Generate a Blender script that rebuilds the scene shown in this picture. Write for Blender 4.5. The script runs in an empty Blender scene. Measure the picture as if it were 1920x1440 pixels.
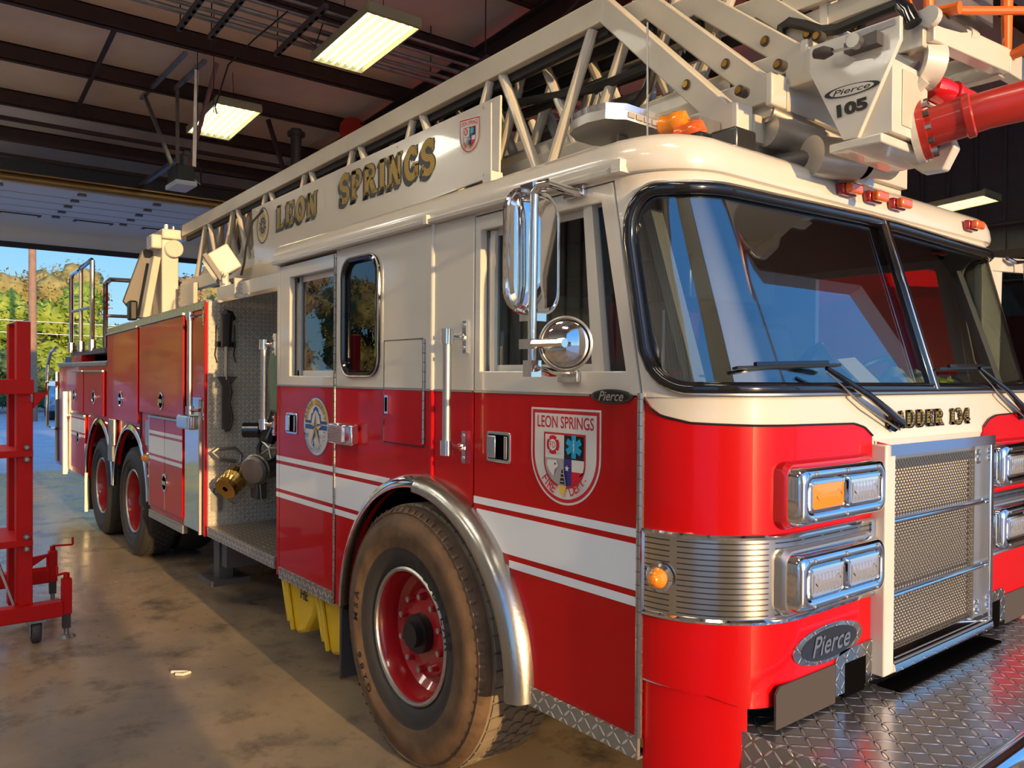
import bpy, bmesh, math, random
from mathutils import Vector, Matrix
from math import sin, cos, pi, radians, sqrt, atan2

SC = bpy.context.scene
COL = SC.collection
# ------------------------------------------------------------ camera
CAM_P = Vector((1.6973, -1.87, 1.68)); YAW, PITCH, ROLL, FPX = 2.46888785, -0.00921947, 0.00696407, 1504.15
_f0 = Vector((cos(YAW), sin(YAW), 0)); _r0 = Vector((sin(YAW), -cos(YAW), 0)); _u0 = Vector((0, 0, 1))
_f = _f0 * cos(PITCH) + _u0 * sin(PITCH); _u = -_f0 * sin(PITCH) + _u0 * cos(PITCH)
CR = _r0 * cos(ROLL) + _u * sin(ROLL); CU = -_r0 * sin(ROLL) + _u * cos(ROLL); CF = _f
cd = bpy.data.cameras.new('camera'); cam = bpy.data.objects.new('camera', cd); COL.objects.link(cam)
cam.matrix_world = Matrix(((CR.x, CU.x, -CF.x, CAM_P.x), (CR.y, CU.y, -CF.y, CAM_P.y), (CR.z, CU.z, -CF.z, CAM_P.z), (0, 0, 0, 1)))
cd.sensor_width = 36; cd.sensor_fit = 'HORIZONTAL'; cd.lens = FPX / 1920 * 36; cd.clip_start = 0.05; cd.clip_end = 500
SC.camera = cam
# ------------------------------------------------------------ sky, sun, exposure
SC.view_settings.view_transform = 'Standard'; SC.view_settings.look = 'None'
SC.view_settings.gamma = 1; SC.view_settings.use_curve_mapping = False; SC.view_settings.exposure = 0.86
W = bpy.data.worlds.new('sky'); SC.world = W; W.use_nodes = True
nt = W.node_tree; nt.nodes.clear()
wo = nt.nodes.new('ShaderNodeOutputWorld'); bg = nt.nodes.new('ShaderNodeBackground'); bg.inputs[1].default_value = 1.0
tc = nt.nodes.new('ShaderNodeTexCoord'); sx = nt.nodes.new('ShaderNodeSeparateXYZ'); cr = nt.nodes.new('ShaderNodeValToRGB')
nt.links.new(tc.outputs['Generated'], sx.inputs[0]); nt.links.new(sx.outputs['Z'], cr.inputs[0])
cr.color_ramp.elements[0].position = 0.0; cr.color_ramp.elements[0].color = (0.30, 0.48, 0.60, 1)
cr.color_ramp.elements[1].position = 0.8; cr.color_ramp.elements[1].color = (0.10, 0.26, 0.62, 1)
e = cr.color_ramp.elements.new(0.16); e.color = (0.15, 0.36, 0.60, 1)
e = cr.color_ramp.elements.new(0.35); e.color = (0.09, 0.30, 0.72, 1)
dp = nt.nodes.new('ShaderNodeVectorMath'); dp.operation = 'DOT_PRODUCT'; dp.inputs[1].default_value = (.985, -.1, .14); nt.links.new(tc.outputs['Generated'], dp.inputs[0])
mr = nt.nodes.new('ShaderNodeMapRange'); mr.interpolation_type = 'SMOOTHSTEP'; mr.inputs[1].default_value = .80; mr.inputs[2].default_value = 1.0; nt.links.new(dp.outputs['Value'], mr.inputs[0])
gl = nt.nodes.new('ShaderNodeMix'); gl.data_type = 'RGBA'; gl.blend_type = 'ADD'; gl.inputs[7].default_value = (.6, .47, .33, 1); nt.links.new(mr.outputs[0], gl.inputs[0]); nt.links.new(cr.outputs[0], gl.inputs[6])
nt.links.new(gl.outputs[2], bg.inputs[0]); nt.links.new(bg.outputs[0], wo.inputs[0])
SUN_DIR = Vector((-1.0, 0.05, -0.175)).normalized()
sd = bpy.data.lights.new('sun', 'SUN'); sd.energy = 2.75; sd.color = (1.0, 0.65, 0.29); sd.angle = radians(0.8)
so = bpy.data.objects.new('sun', sd); COL.objects.link(so); so.rotation_euler = SUN_DIR.to_track_quat('-Z', 'Y').to_euler(); so.location = (20, -1, 8)

# ------------------------------------------------------------ a point of the photograph's frame -> a point on a known plane
def _ray(px, py): return CR * ((px - 960) / FPX) - CU * ((py - 720) / FPX) + CF
def on(ax, val, px, py):
    d = _ray(px, py); return CAM_P + d * ((val - CAM_P[ax]) / d[ax])
def SX(px, py, y=0.0): p = on(1, y, px, py); return (p.x, p.z)
def FY(px, py, x=0.335): p = on(0, x, px, py); return (p.y, p.z)

# ------------------------------------------------------------ materials
M = {}
class NT:
    def __init__(s, m): s.t = m.node_tree; s.n = s.t.nodes; s.l = s.t.links
    def new(s, ty, **k):
        n = s.n.new(ty)
        for a, v in k.items(): setattr(n, a, v)
        return n
    def put(s, n, i, v):
        if isinstance(v, bpy.types.NodeSocket): s.l.new(v, n.inputs[i])
        else: n.inputs[i].default_value = v
    def math(s, op, a, b=0.0, c=0.0):
        n = s.new('ShaderNodeMath', operation=op); s.put(n, 0, a); s.put(n, 1, b)
        if op in ('MULTIPLY_ADD',): s.put(n, 2, c)
        return n.outputs[0]
    def noise(s, co, scale, detail=3.0, rough=.55):
        n = s.new('ShaderNodeTexNoise'); s.put(n, 'Vector', co); n.inputs['Scale'].default_value = scale
        n.inputs['Detail'].default_value = detail; n.inputs['Roughness'].default_value = rough; return n.outputs[0]
    def ramp(s, v, stops):
        n = s.new('ShaderNodeValToRGB'); s.put(n, 0, v); el = n.color_ramp.elements
        while len(el) < len(stops): el.new(.5)
        for e_, (p, c) in zip(el, stops): e_.position = p; e_.color = (*c, 1) if len(c) == 3 else c
        return n.outputs[0]
    def coord(s, which='Object'): return s.new('ShaderNodeTexCoord').outputs[which]
    def bump(s, h, dist=.002, strength=1.0):
        n = s.new('ShaderNodeBump'); n.inputs['Distance'].default_value = dist; n.inputs['Strength'].default_value = strength
        s.put(n, 'Height', h); return n.outputs[0]
    def mixc(s, f, a, b):
        n = s.new('ShaderNodeMix', data_type='RGBA'); s.put(n, 0, f)
        for i, v in ((6, a), (7, b)): s.put(n, i, (*v, 1) if isinstance(v, tuple) and len(v) == 3 else v)
        return n.outputs[2]
def mat(name, col, rough=.5, metal=0.0, coat=0.0, emit=None, es=1.0, spec=None, var=0.0, vscale=6.0, bump=0.0, bscale=60.0, aniso=0.0):
    m = bpy.data.materials.new(name); m.use_nodes = True; N = NT(m); b = N.n['Principled BSDF']
    b.inputs['Base Color'].default_value = (*col, 1); b.inputs['Roughness'].default_value = rough; b.inputs['Metallic'].default_value = metal
    b.inputs['Coat Weight'].default_value = coat; b.inputs['Coat Roughness'].default_value = .04
    if spec is not None: b.inputs['Specular IOR Level'].default_value = spec
    if emit: b.inputs['Emission Color'].default_value = (*emit, 1); b.inputs['Emission Strength'].default_value = es
    if var:
        v = N.noise(N.coord(), vscale, 5.0)
        lo = tuple(max(0, c * (1 - var)) for c in col); hi = tuple(min(1, c * (1 + var)) for c in col)
        N.l.new(N.ramp(v, [(.3, lo), (.7, hi)]), b.inputs['Base Color'])
    if bump: N.l.new(N.bump(N.noise(N.coord(), bscale, 4.0), bump), b.inputs['Normal'])
    M[name] = m; return m
mat('white_paint', (.70, .66, .59), .22, coat=.6)
mat('red_paint', (.52, .001, .003), .28, coat=.35, spec=.2)
mat('dark_red_shaded', (.36, .004, .008), .22, coat=.8)  # red paint with shade put in for body parts; marker bases truly dark red
mat('lift_red', (.58, .004, .003), .5, spec=.25)
mat('tape', (.86, .90, .96), .42)
mat('chrome', (.80, .79, .78), .07, 1.0)
mat('steel', (.52, .50, .47), .26, 1.0, bump=.0004, bscale=90)
mat('satin', (.58, .56, .53), .38, 1.0)
mat('ladder_paint', (.58, .53, .44), .38, coat=.2, var=.08, vscale=3)
mat('ladder_metal', (.55, .52, .46), .35, .6, var=.15)
mat('black', (.012, .012, .013), .38)
mat('black_gloss', (.008, .008, .01), .12, coat=.5)
mat('dark', (.02, .019, .02), .7)
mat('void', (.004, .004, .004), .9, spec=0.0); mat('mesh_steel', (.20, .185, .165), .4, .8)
mat('rubber', (.035, .032, .031), .62, bump=.0008, bscale=120)
mat('rubber_sunlit', (.135, .078, .042), .7, var=.35, vscale=9, bump=.0008, bscale=90)  # sunlit tan of the outer sidewall put into the rubber colour
mat('tread_dust', (.24, .185, .125), .75, var=.18, vscale=14)
mat('rim_red', (.42, .008, .012), .25, coat=.6)
mat('grey_trim', (.30, .33, .36), .55)
mat('grey_leather', (.03, .033, .04), .5)
mat('gold', (.62, .40, .06), .35, .55)
mat('gold_flat', (.80, .52, .10), .5)
mat('brass', (.75, .47, .12), .18, 1.0)
mat('amber', (.85, .26, .01), .18, coat=.6)
mat('amber_orange', (.80, .13, .02), .18, coat=.6)
mat('red_lens', (.60, .01, .015), .15, coat=.7)
mat('lens', (.75, .77, .80), .08, .75)
mat('orange_paint', (.85, .16, .015), .35, coat=.3)
mat('pipe_red', (.42, .022, .014), .35, coat=.3, var=.15)
mat('yellow_chock', (.80, .52, .015), .42, coat=.2)
mat('bronze_badge', (.12, .115, .11), .3, .9)
mat('decal_white', (.74, .72, .68), .4); mat('decal_red', (.62, .012, .03), .4); mat('decal_blue', (.02, .10, .36), .4)
mat('decal_cyan', (.01, .36, .66), .4); mat('decal_navy', (.04, .03, .22), .4); mat('decal_grey', (.40, .38, .39), .4); mat('decal_black', (.012, .01, .012), .4)
mat('hose', (.02, .019, .018), .42)
mat('paper', (.85, .80, .68), .7); mat('vest', (.62, .85, .05), .6); mat('vest_pale', (.75, .78, .62), .6)
mat('leather', (.06, .05, .045), .6); mat('galv', (.34, .33, .33), .42, .85, var=.2); mat('galv_dark', (.13, .12, .12), .5, .6)
mat('steel_brown', (.045, .022, .017), .6, var=.2); mat('tan_tube', (.30, .19, .07), .45, .5)
mat('insulation', (.80, .67, .59), .75, var=.10, vscale=1.5, bump=.006, bscale=3)
mat('wall_panel', (.10, .095, .095), .6, var=.1); mat('door_white', (.72, .78, .86), .5); mat('door_seal', (.03, .025, .03), .7)
mat('fixture', (.40, .38, .24), .4); mat('tube_lamp', (1, .95, .7), .5, emit=(1.0, .93, .62), es=5.0); mat('fill_lamp', (1, .95, .8), .5, emit=(1.0, .95, .85), es=19.0); mat('plaster', (.68, .63, .56), .8)  # the stronger emitter serves only the added fill lamps
mat('tree_bark', (.09, .06, .045), .9); mat('pole_wood', (.34, .20, .12), .85, var=.15)
mat('car_blue', (.16, .30, .42), .25, .5, coat=.8); mat('car_dark', (.02, .022, .03), .25, coat=.8); mat('car_glass', (.03, .06, .10), .06, coat=1)
mat('asphalt', (.46, .46, .48), .5, var=.15, vscale=2); mat('green_hose', (.16, .22, .15), .7)
mat('scrap', (.85, .72, .55), .6)
mat('mirror', (.86, .86, .87), .015, 1.0)
def leafmat(n, a, b):
    m = mat(n, a, .75, spec=.2); N = NT(m); g = N.new('ShaderNodeNewGeometry')
    v = N.noise(N.coord(), 1.3, 4.0); N.l.new(N.ramp(v, [(.35, a), (.65, b)]), N.n['Principled BSDF'].inputs['Base Color'])
leafmat('leaf_green', (.16, .27, .03), (.40, .47, .08)); leafmat('leaf_olive', (.22, .20, .06), (.42, .35, .13)); leafmat('leaf_brown', (.28, .19, .10), (.46, .36, .20)); leafmat('leaf_dark', (.06, .12, .05), (.13, .20, .08))
def glassmat(n, tint, refl=.06, rough=0.0):
    m = bpy.data.materials.new(n); m.use_nodes = True; N = NT(m); N.n.clear()
    o = N.new('ShaderNodeOutputMaterial'); mx = N.new('ShaderNodeMixShader'); t = N.new('ShaderNodeBsdfTransparent'); g = N.new('ShaderNodeBsdfGlossy')
    t.inputs[0].default_value = (*tint, 1); g.inputs['Roughness'].default_value = rough
    lw = N.new('ShaderNodeLayerWeight'); lw.inputs[0].default_value = .5
    N.l.new(N.math('MULTIPLY_ADD', N.math('POWER', lw.outputs['Facing'], 5.0), .9, refl + .04), mx.inputs[0]); N.l.new(t.outputs[0], mx.inputs[1]); N.l.new(g.outputs[0], mx.inputs[2]); N.l.new(mx.outputs[0], o.inputs[0])
    M[n] = m
glassmat('glass', (.72, .76, .74), .02); glassmat('glass_dark', (.35, .38, .40), .04); glassmat('windshield_glass', (.78, .82, .79), .15)
def diamondmat(n, plane, col=(.56, .54, .50), p=.034, rough=.24, dirt=0.0, metal=.5, con=.55):
    m = mat(n, col, rough, metal); N = NT(m); s = N.new('ShaderNodeSeparateXYZ'); N.l.new(N.coord(), s.inputs[0])
    u = N.math('DIVIDE', s.outputs[plane[0]], p); v = N.math('DIVIDE', s.outputs[plane[1]], p)
    par = N.math('PINGPONG', N.math('ADD', N.math('FLOOR', u), N.math('FLOOR', v)), 1.0)
    sg = N.math('MULTIPLY_ADD', par, 2.0, -1.0)
    fu = N.math('SUBTRACT', N.math('FRACT', u), .5); fv = N.math('MULTIPLY', N.math('SUBTRACT', N.math('FRACT', v), .5), sg)
    a = N.math('ADD', fu, fv); b = N.math('SUBTRACT', fu, fv)
    q = N.math('ADD', N.math('POWER', N.math('ABSOLUTE', N.math('DIVIDE', a, .86)), 2.0), N.math('POWER', N.math('ABSOLUTE', N.math('DIVIDE', b, .21)), 2.0))
    h = N.new('ShaderNodeMapRange'); h.interpolation_type = 'SMOOTHSTEP'; N.l.new(q, h.inputs[0]); h.inputs[1].default_value = .35; h.inputs[2].default_value = 1.1; h.inputs[3].default_value = 1.0; h.inputs[4].default_value = 0.0
    N.l.new(N.bump(h.outputs[0], .0045, 1.0), N.n['Principled BSDF'].inputs['Normal']); N.l.new(N.mixc(h.outputs[0], tuple(c * con for c in col), tuple(min(.9, c * 1.25) for c in col)), N.n['Principled BSDF'].inputs['Base Color'])  # reflected contrast put into the colour: lugs lighter, ground between them darker
    if dirt and False:
        N.l.new(N.ramp(N.noise(N.coord(), 5.0, 5.0), [(.3, tuple(c * (1 - dirt) for c in col)), (.7, col)]), N.n['Principled BSDF'].inputs['Base Color'])
diamondmat('diamond_yz', ('Y', 'Z'), col=(.72, .68, .60), rough=.38, p=.03, con=.72, metal=.25); diamondmat('diamond_front', ('Y', 'Z'), rough=.22, p=.032, metal=.95, con=.7); diamondmat('diamond_xz', ('X', 'Z'), rough=.34); diamondmat('diamond_xy', ('X', 'Y'), rough=.2, p=.045, metal=.85, col=(.62, .59, .57), con=.8); diamondmat('diamond_step', ('X', 'Y'), (.42, .37, .30), .04, .42, .4)
def bandmat():
    m = mat('ribbed_steel', (.60, .57, .52), .2, 1.0); N = NT(m); s = N.new('ShaderNodeSeparateXYZ'); N.l.new(N.coord(), s.inputs[0])
    f = N.math('FRACT', N.math('DIVIDE', s.outputs['Z'], .0165)); g = N.math('LESS_THAN', f, .22)
    d = N.math('MULTIPLY', g, N.math('GREATER_THAN', N.math('FRACT', N.math('MULTIPLY', N.math('SUBTRACT', s.outputs['Y'], s.outputs['X']), 9.0)), .12))
    N.l.new(N.mixc(d, (.60, .57, .52), (.16, .14, .12)), N.n['Principled BSDF'].inputs['Base Color'])
    N.l.new(N.bump(N.math('SUBTRACT', 1.0, g), .0012), N.n['Principled BSDF'].inputs['Normal'])
bandmat()
def concretemat():
    m = mat('concrete', (.2, .17, .13), .4); N = NT(m); co = N.coord(); b = N.n['Principled BSDF']
    n1 = N.noise(co, .55, 6.0, .6); n2 = N.noise(co, 2.6, 8.0, .7); n3 = N.noise(co, 14.0, 5.0, .6)
    base = N.ramp(n1, [(.32, (.17, .15, .13)), (.52, (.37, .275, .18)), (.75, (.44, .345, .23))])
    c2 = N.mixc(N.ramp(n2, [(.52, (0, 0, 0)), (.68, (.85, .85, .85))]), base, (.055, .048, .044))
    c3 = N.mixc(N.ramp(n3, [(.58, (0, 0, 0)), (.75, (.35, .35, .35))]), c2, (.09, .075, .06))
    N.l.new(c3, b.inputs['Base Color'])
    s = N.new('ShaderNodeSeparateXYZ'); N.l.new(co, s.inputs[0])
    wet = N.new('ShaderNodeMapRange'); N.l.new(N.math('ADD', s.outputs['X'], N.math('MULTIPLY', N.math('SUBTRACT', n1, .5), 5.0)), wet.inputs[0])
    wet.inputs[1].default_value = -6.5; wet.inputs[2].default_value = -1.5; wet.inputs[3].default_value = .20; wet.inputs[4].default_value = .40
    r = N.math('ADD', wet.outputs[0], N.math('MULTIPLY', N.math('SUBTRACT', n2, .45), .55)); N.l.new(N.math('MAXIMUM', r, .08), b.inputs['Roughness'])
    N.l.new(N.bump(n3, .0015, .5), b.inputs['Normal'])
concretemat()
def goldleaf():
    m = M['gold']; N = NT(m); s = N.new('ShaderNodeSeparateXYZ'); N.l.new(N.coord(), s.inputs[0])
    r = N.math('FLOOR', N.math('MULTIPLY', s.outputs['Z'], 95.0)); x = N.math('ADD', N.math('MULTIPLY', N.math('ADD', s.outputs['X'], s.outputs['Y']), 62.0), N.math('MULTIPLY', N.math('MODULO', r, 2.0), .5))
    k = N.math('MAXIMUM', N.math('LESS_THAN', N.math('FRACT', N.math('MULTIPLY', s.outputs['Z'], 95.0)), .24), N.math('LESS_THAN', N.math('FRACT', x), .16))
    N.l.new(N.mixc(k, (.46, .29, .04), (.04, .03, .01)), N.n['Principled BSDF'].inputs['Base Color'])
goldleaf()

# ------------------------------------------------------------ mesh helpers
ORG = {}
def V(*a): return Vector(a)
class MB:
    def __init__(s): s.bm = bmesh.new(); s.ms = []
    def k(s, m):
        m = M[m] if isinstance(m, str) else m
        if m not in s.ms: s.ms.append(m)
        return s.ms.index(m)
    def face(s, vs, i):
        try:
            f = s.bm.faces.new(vs); f.material_index = i; f.smooth = True; return f
        except ValueError: return None
    def poly(s, pts, m):
        i = s.k(m); return s.face([s.bm.verts.new(p) for p in pts], i)
    def box(s, x0, x1, y0, y1, z0, z1, m, R=None, c=None):
        i = s.k(m); vs = []
        for x in (x0, x1):
            for y in (y0, y1):
                for z in (z0, z1):
                    p = V(x, y, z)
                    if R is not None: p = R @ (p - c) + c
                    vs.append(s.bm.verts.new(p))
        for q in ((0, 1, 3, 2), (4, 6, 7, 5), (0, 4, 5, 1), (2, 3, 7, 6), (0, 2, 6, 4), (1, 5, 7, 3)): s.face([vs[j] for j in q], i)
        return s
    def bar(s, a, b, w, h, m, up=(0, 0, 1)):
        a, b = V(*a), V(*b); d = (b - a).normalized(); up = V(*up)
        if abs(d.dot(up)) > .98: up = V(1, 0, 0)
        x = d.cross(up).normalized(); z = x.cross(d); i = s.k(m)
        r = [[s.bm.verts.new(p + x * (w / 2 * sx_) + z * (h / 2 * sz_)) for sx_, sz_ in ((-1, -1), (1, -1), (1, 1), (-1, 1))] for p in (a, b)]
        for j in range(4): s.face([r[0][j], r[0][(j + 1) % 4], r[1][(j + 1) % 4], r[1][j]], i)
        s.face(r[0][::-1], i); s.face(r[1], i); return s
    def loft(s, rings, m, closed=True, cap=True, loop=False, ms=None):
        i = s.k(m); R = [[s.bm.verts.new(p) for p in r] for r in rings]; n = len(R[0])
        rng = range(len(R)) if loop else range(len(R) - 1)
        for a in rng:
            b = (a + 1) % len(R); mi = s.k(ms[a]) if ms else i
            for j in range(n if closed else n - 1):
                s.face([R[a][j], R[a][(j + 1) % n], R[b][(j + 1) % n], R[b][j]], mi)
        if cap and closed and not loop: s.face(R[0][::-1], s.k(ms[0]) if ms else i); s.face(R[-1], s.k(ms[-1]) if ms else i)
        return s
    def tube(s, pts, r, m, seg=8, loop=False, cap=True):
        pts = [V(*p) for p in pts]; n = len(pts); rings = []; rad = r if isinstance(r, (list, tuple)) else [r] * n; prev = None
        for j, p in enumerate(pts):
            if loop: d = pts[(j + 1) % n] - pts[j - 1]
            elif j == 0: d = pts[1] - p
            elif j == n - 1: d = p - pts[-2]
            else: d = (pts[j + 1] - p).normalized() + (p - pts[j - 1]).normalized()
            d.normalize()
            if prev is None: x = d.orthogonal().normalized()
            else: x = (prev - d * prev.dot(d)).normalized()
            prev = x; y = d.cross(x)
            rings.append([p + (x * cos(2 * pi * q / seg) + y * sin(2 * pi * q / seg)) * rad[j] for q in range(seg)])
        return s.loft(rings, m, True, cap, loop)
    def cyl(s, a, b, r, m, seg=20, r2=None): return s.tube([a, b], [r, r if r2 is None else r2], m, seg)
    def lathe(s, prof, o, ax, m, seg=32, ms=None, cap=False, a0=0, a1=2 * pi):
        o = V(*o); ax = V(*ax).normalized(); x = ax.orthogonal().normalized(); y = ax.cross(x)
        full = abs(a1 - a0 - 2 * pi) < 1e-6; n = seg if full else seg + 1
        rings = [[o + ax * a + (x * cos(a0 + (a1 - a0) * q / seg) + y * sin(a0 + (a1 - a0) * q / seg)) * r for q in range(n)] for r, a in prof]
        return s.loft(rings, m, full, cap, ms=ms)
    def prism(s, pts, ax, a0, a1, m, holes=(), side=None):
        """a polygon with holes in the plane across axis AX, given thickness from a0 to a1"""
        i = s.k(m); si = s.k(side) if side else i
        P = (lambda u, v, a: (a, u, v)) if ax == 0 else (lambda u, v, a: (u, a, v)) if ax == 1 else (lambda u, v, a: (u, v, a))
        tmp = bmesh.new(); loops = [list(pts)] + [list(h) for h in holes]; es = []
        for L in loops:
            vs = [tmp.verts.new((u, v, 0)) for u, v in L]
            es += [tmp.edges.new((vs[j], vs[(j + 1) % len(vs)])) for j in range(len(vs))]
        if holes: bmesh.ops.triangle_fill(tmp, use_beauty=True, use_dissolve=False, edges=es, normal=(0, 0, 1))
        else: tmp.faces.new(tmp.verts)
        tmp.verts.index_update(); co = [v.co.copy() for v in tmp.verts]; fs = [[v.index for v in f.verts] for f in tmp.faces]; tmp.free()
        A = [s.bm.verts.new(P(c.x, c.y, a0)) for c in co]; B = [s.bm.verts.new(P(c.x, c.y, a1)) for c in co]
        for f in fs: s.face([A[j] for j in f], i); s.face([B[j] for j in f][::-1], i)
        k = 0
        for L in loops:
            n = len(L)
            for j in range(n): s.face([A[k + j], A[k + (j + 1) % n], B[k + (j + 1) % n], B[k + j]], si)
            k += n
        return s
    def flat(s, tm, P, m):
        """a flat 2-D mesh (verts, faces) mapped by P(u, v)"""
        i = s.k(m); vs = [s.bm.verts.new(P(u, v)) for u, v in tm[0]]
        for f in tm[1]: s.face([vs[j] for j in f], i)
        return s
    def build(s, name, parent=None, bevel=0.0, sharp=35, solid=0.0, mir=None):
        bmesh.ops.recalc_face_normals(s.bm, faces=s.bm.faces)
        me = bpy.data.meshes.new(name); s.bm.to_mesh(me); s.bm.free()
        for m in s.ms: me.materials.append(m)
        me.set_sharp_from_angle(angle=radians(sharp))
        o = bpy.data.objects.new(name, me); COL.objects.link(o)
        org = ORG.get(parent.name, V(0, 0, 0)) if parent else V(0, 0, 0)
        if parent: o.parent = parent
        ORG[o.name] = org
        if org.length > 0: me.transform(Matrix.Translation(-org))
        if solid:
            q = o.modifiers.new('thick', 'SOLIDIFY'); q.thickness = solid; q.offset = 0
        if bevel:
            q = o.modifiers.new('bevel', 'BEVEL'); q.width = bevel; q.segments = 2; q.limit_method = 'ANGLE'; q.angle_limit = radians(40); q.harden_normals = False
        return o
def tag(o, label, cat, group=None):
    o['label'] = label; o['category'] = cat
    if group: o['group'] = group
    return o
def thing(name, loc, label, cat, group=None):
    o = bpy.data.objects.new(name, None); COL.objects.link(o); o.location = loc; o.empty_display_size = .2
    ORG[o.name] = V(*loc); return tag(o, label, cat, group)
def settle(o):
    """move a one-mesh thing's origin to its base"""
    me = o.data; c = [v.co for v in me.vertices]
    b = V(sum(p.x for p in c) / len(c), sum(p.y for p in c) / len(c), min(p.z for p in c)); me.transform(Matrix.Translation(-b)); o.location = b; return o
def struct(o): o['kind'] = 'structure'; return o
def copy_tree(o, parent=None, loc=None):
    c = o.copy(); COL.objects.link(c)
    if parent is not None: c.parent = parent
    if loc is not None: c.location = loc
    for ch in list(o.children): copy_tree(ch, c)
    return c
def rrect(x0, x1, z0, z1, r, n=6):
    out = []
    for cx, cz, a in ((x1 - r, z1 - r, 0), (x0 + r, z1 - r, pi / 2), (x0 + r, z0 + r, pi), (x1 - r, z0 + r, 3 * pi / 2)):
        out += [(cx + r * cos(a + pi / 2 * q / n), cz + r * sin(a + pi / 2 * q / n)) for q in range(n + 1)]
    return out
def arc(cx, cz, r, a0, a1, n=24, ry=None): return [(cx + r * cos(a0 + (a1 - a0) * q / n), cz + (ry or r) * sin(a0 + (a1 - a0) * q / n)) for q in range(n + 1)]
_tc = {}
def text2d(t, size=1.0, shear=0.0, bold=0.0, spacing=1.0, sx_=1.0):
    key = (t, shear, bold, spacing)
    if key not in _tc:
        c = bpy.data.curves.new('lettering', 'FONT'); c.body = t; c.size = 1.0; c.shear = shear; c.offset = bold; c.space_character = spacing; c.resolution_u = 3
        c.align_x = 'CENTER'; ob = bpy.data.objects.new('lettering', c); COL.objects.link(ob)
        dg = bpy.context.evaluated_depsgraph_get(); me = bpy.data.meshes.new_from_object(ob.evaluated_get(dg))
        vs = [(v.co.x, v.co.y) for v in me.vertices]; _tc[key] = (vs, [list(p.vertices) for p in me.polygons])
        bpy.data.objects.remove(ob); bpy.data.curves.remove(c); bpy.data.meshes.remove(me)
    vs, fs = _tc[key]; return ([(u * size * sx_, v * size) for u, v in vs], fs)
# slab-serif sign lettering: every letter a set of thick strokes on a 1 x 1 cell
_A = lambda cx, cy, rx, ry, a0, a1, n=10: [(cx + rx * cos(radians(a0 + (a1 - a0) * q / n)), cy + ry * sin(radians(a0 + (a1 - a0) * q / n))) for q in range(n + 1)]
SLAB = {
 'L': (.72, [([(.2, 0), (.2, 1)], .26), ([(.05, .06), (.68, .06)], .13), ([(.05, .95), (.38, .95)], .11), ([(.64, 0), (.64, .32)], .10)]),
 'E': (.74, [([(.2, 0), (.2, 1)], .26), ([(.05, .06), (.68, .06)], .13), ([(.05, .94), (.68, .94)], .13), ([(.2, .5), (.5, .5)], .11), ([(.64, 0), (.64, .3)], .1), ([(.64, .7), (.64, 1)], .1), ([(.5, .36), (.5, .64)], .08)]),
 'O': (.80, [(_A(.4, .5, .26, .42, 90, 270), .25), (_A(.4, .5, .26, .42, -90, 90), .25)]),
 'N': (.88, [([(.2, 0), (.2, 1)], .16), ([(.68, 0), (.68, 1)], .16), ([(.18, .95), (.66, .05)], .26), ([(.04, .05), (.36, .05)], .1), ([(.04, .95), (.3, .95)], .1), ([(.54, .95), (.84, .95)], .1)]),
 'S': (.72, [(_A(.36, .72, .24, .22, 20, 250, 12) + [(.42, .47)] + _A(.36, .28, .24, .22, 70, -160, 12), .22), ([(.6, .66), (.6, 1)], .09), ([(.12, 0), (.12, .34)], .09)]),
 'P': (.76, [([(.2, 0), (.2, 1)], .26), ([(.05, .05), (.4, .05)], .1), ([(.05, .94), (.4, .94)] + _A(.4, .71, .24, .23, 80, -80, 8) + [(.2, .48)], .16)]),
 'R': (.84, [([(.2, 0), (.2, 1)], .26), ([(.05, .05), (.38, .05)], .1), ([(.05, .94), (.4, .94)] + _A(.4, .73, .22, .21, 80, -80, 8) + [(.2, .52)], .16), ([(.42, .5), (.62, .08)], .24), ([(.52, .05), (.82, .05)], .1)]),
 'I': (.44, [([(.22, 0), (.22, 1)], .26), ([(.03, .05), (.41, .05)], .1), ([(.03, .95), (.41, .95)], .1)]),
 'G': (.80, [(_A(.4, .5, .27, .42, 40, 320, 16), .24), ([(.64, .7), (.64, 1)], .09), ([(.64, .05), (.64, .44)], .2), ([(.44, .44), (.76, .44)], .1)]),
 'A': (.84, [([(.16, .0), (.42, .98)], .12), ([(.42, .98), (.66, 0)], .24), ([(.2, .3), (.6, .3)], .1), ([(.02, .05), (.3, .05)], .1), ([(.5, .05), (.82, .05)], .1)]),
 'D': (.80, [([(.2, 0), (.2, 1)], .26), ([(.05, .06), (.36, .06)] + _A(.36, .5, .28, .44, -80, 80, 12) + [(.05, .94)], .16)]),
 '1': (.48, [([(.25, 0), (.25, 1)], .26), ([(.05, .05), (.45, .05)], .1), ([(.06, .84), (.25, .94)], .12)]),
 '3': (.68, [(_A(.32, .73, .2, .21, 160, -80, 10), .19), (_A(.32, .28, .24, .23, 80, -160, 10), .21)]),
 '4': (.74, [([(.48, 0), (.48, 1)], .24), ([(.06, .3), (.7, .3)], .12), ([(.1, .3), (.44, .98)], .12), ([(.3, .05), (.68, .05)], .1)]),
 ' ': (.5, [])}
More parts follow.
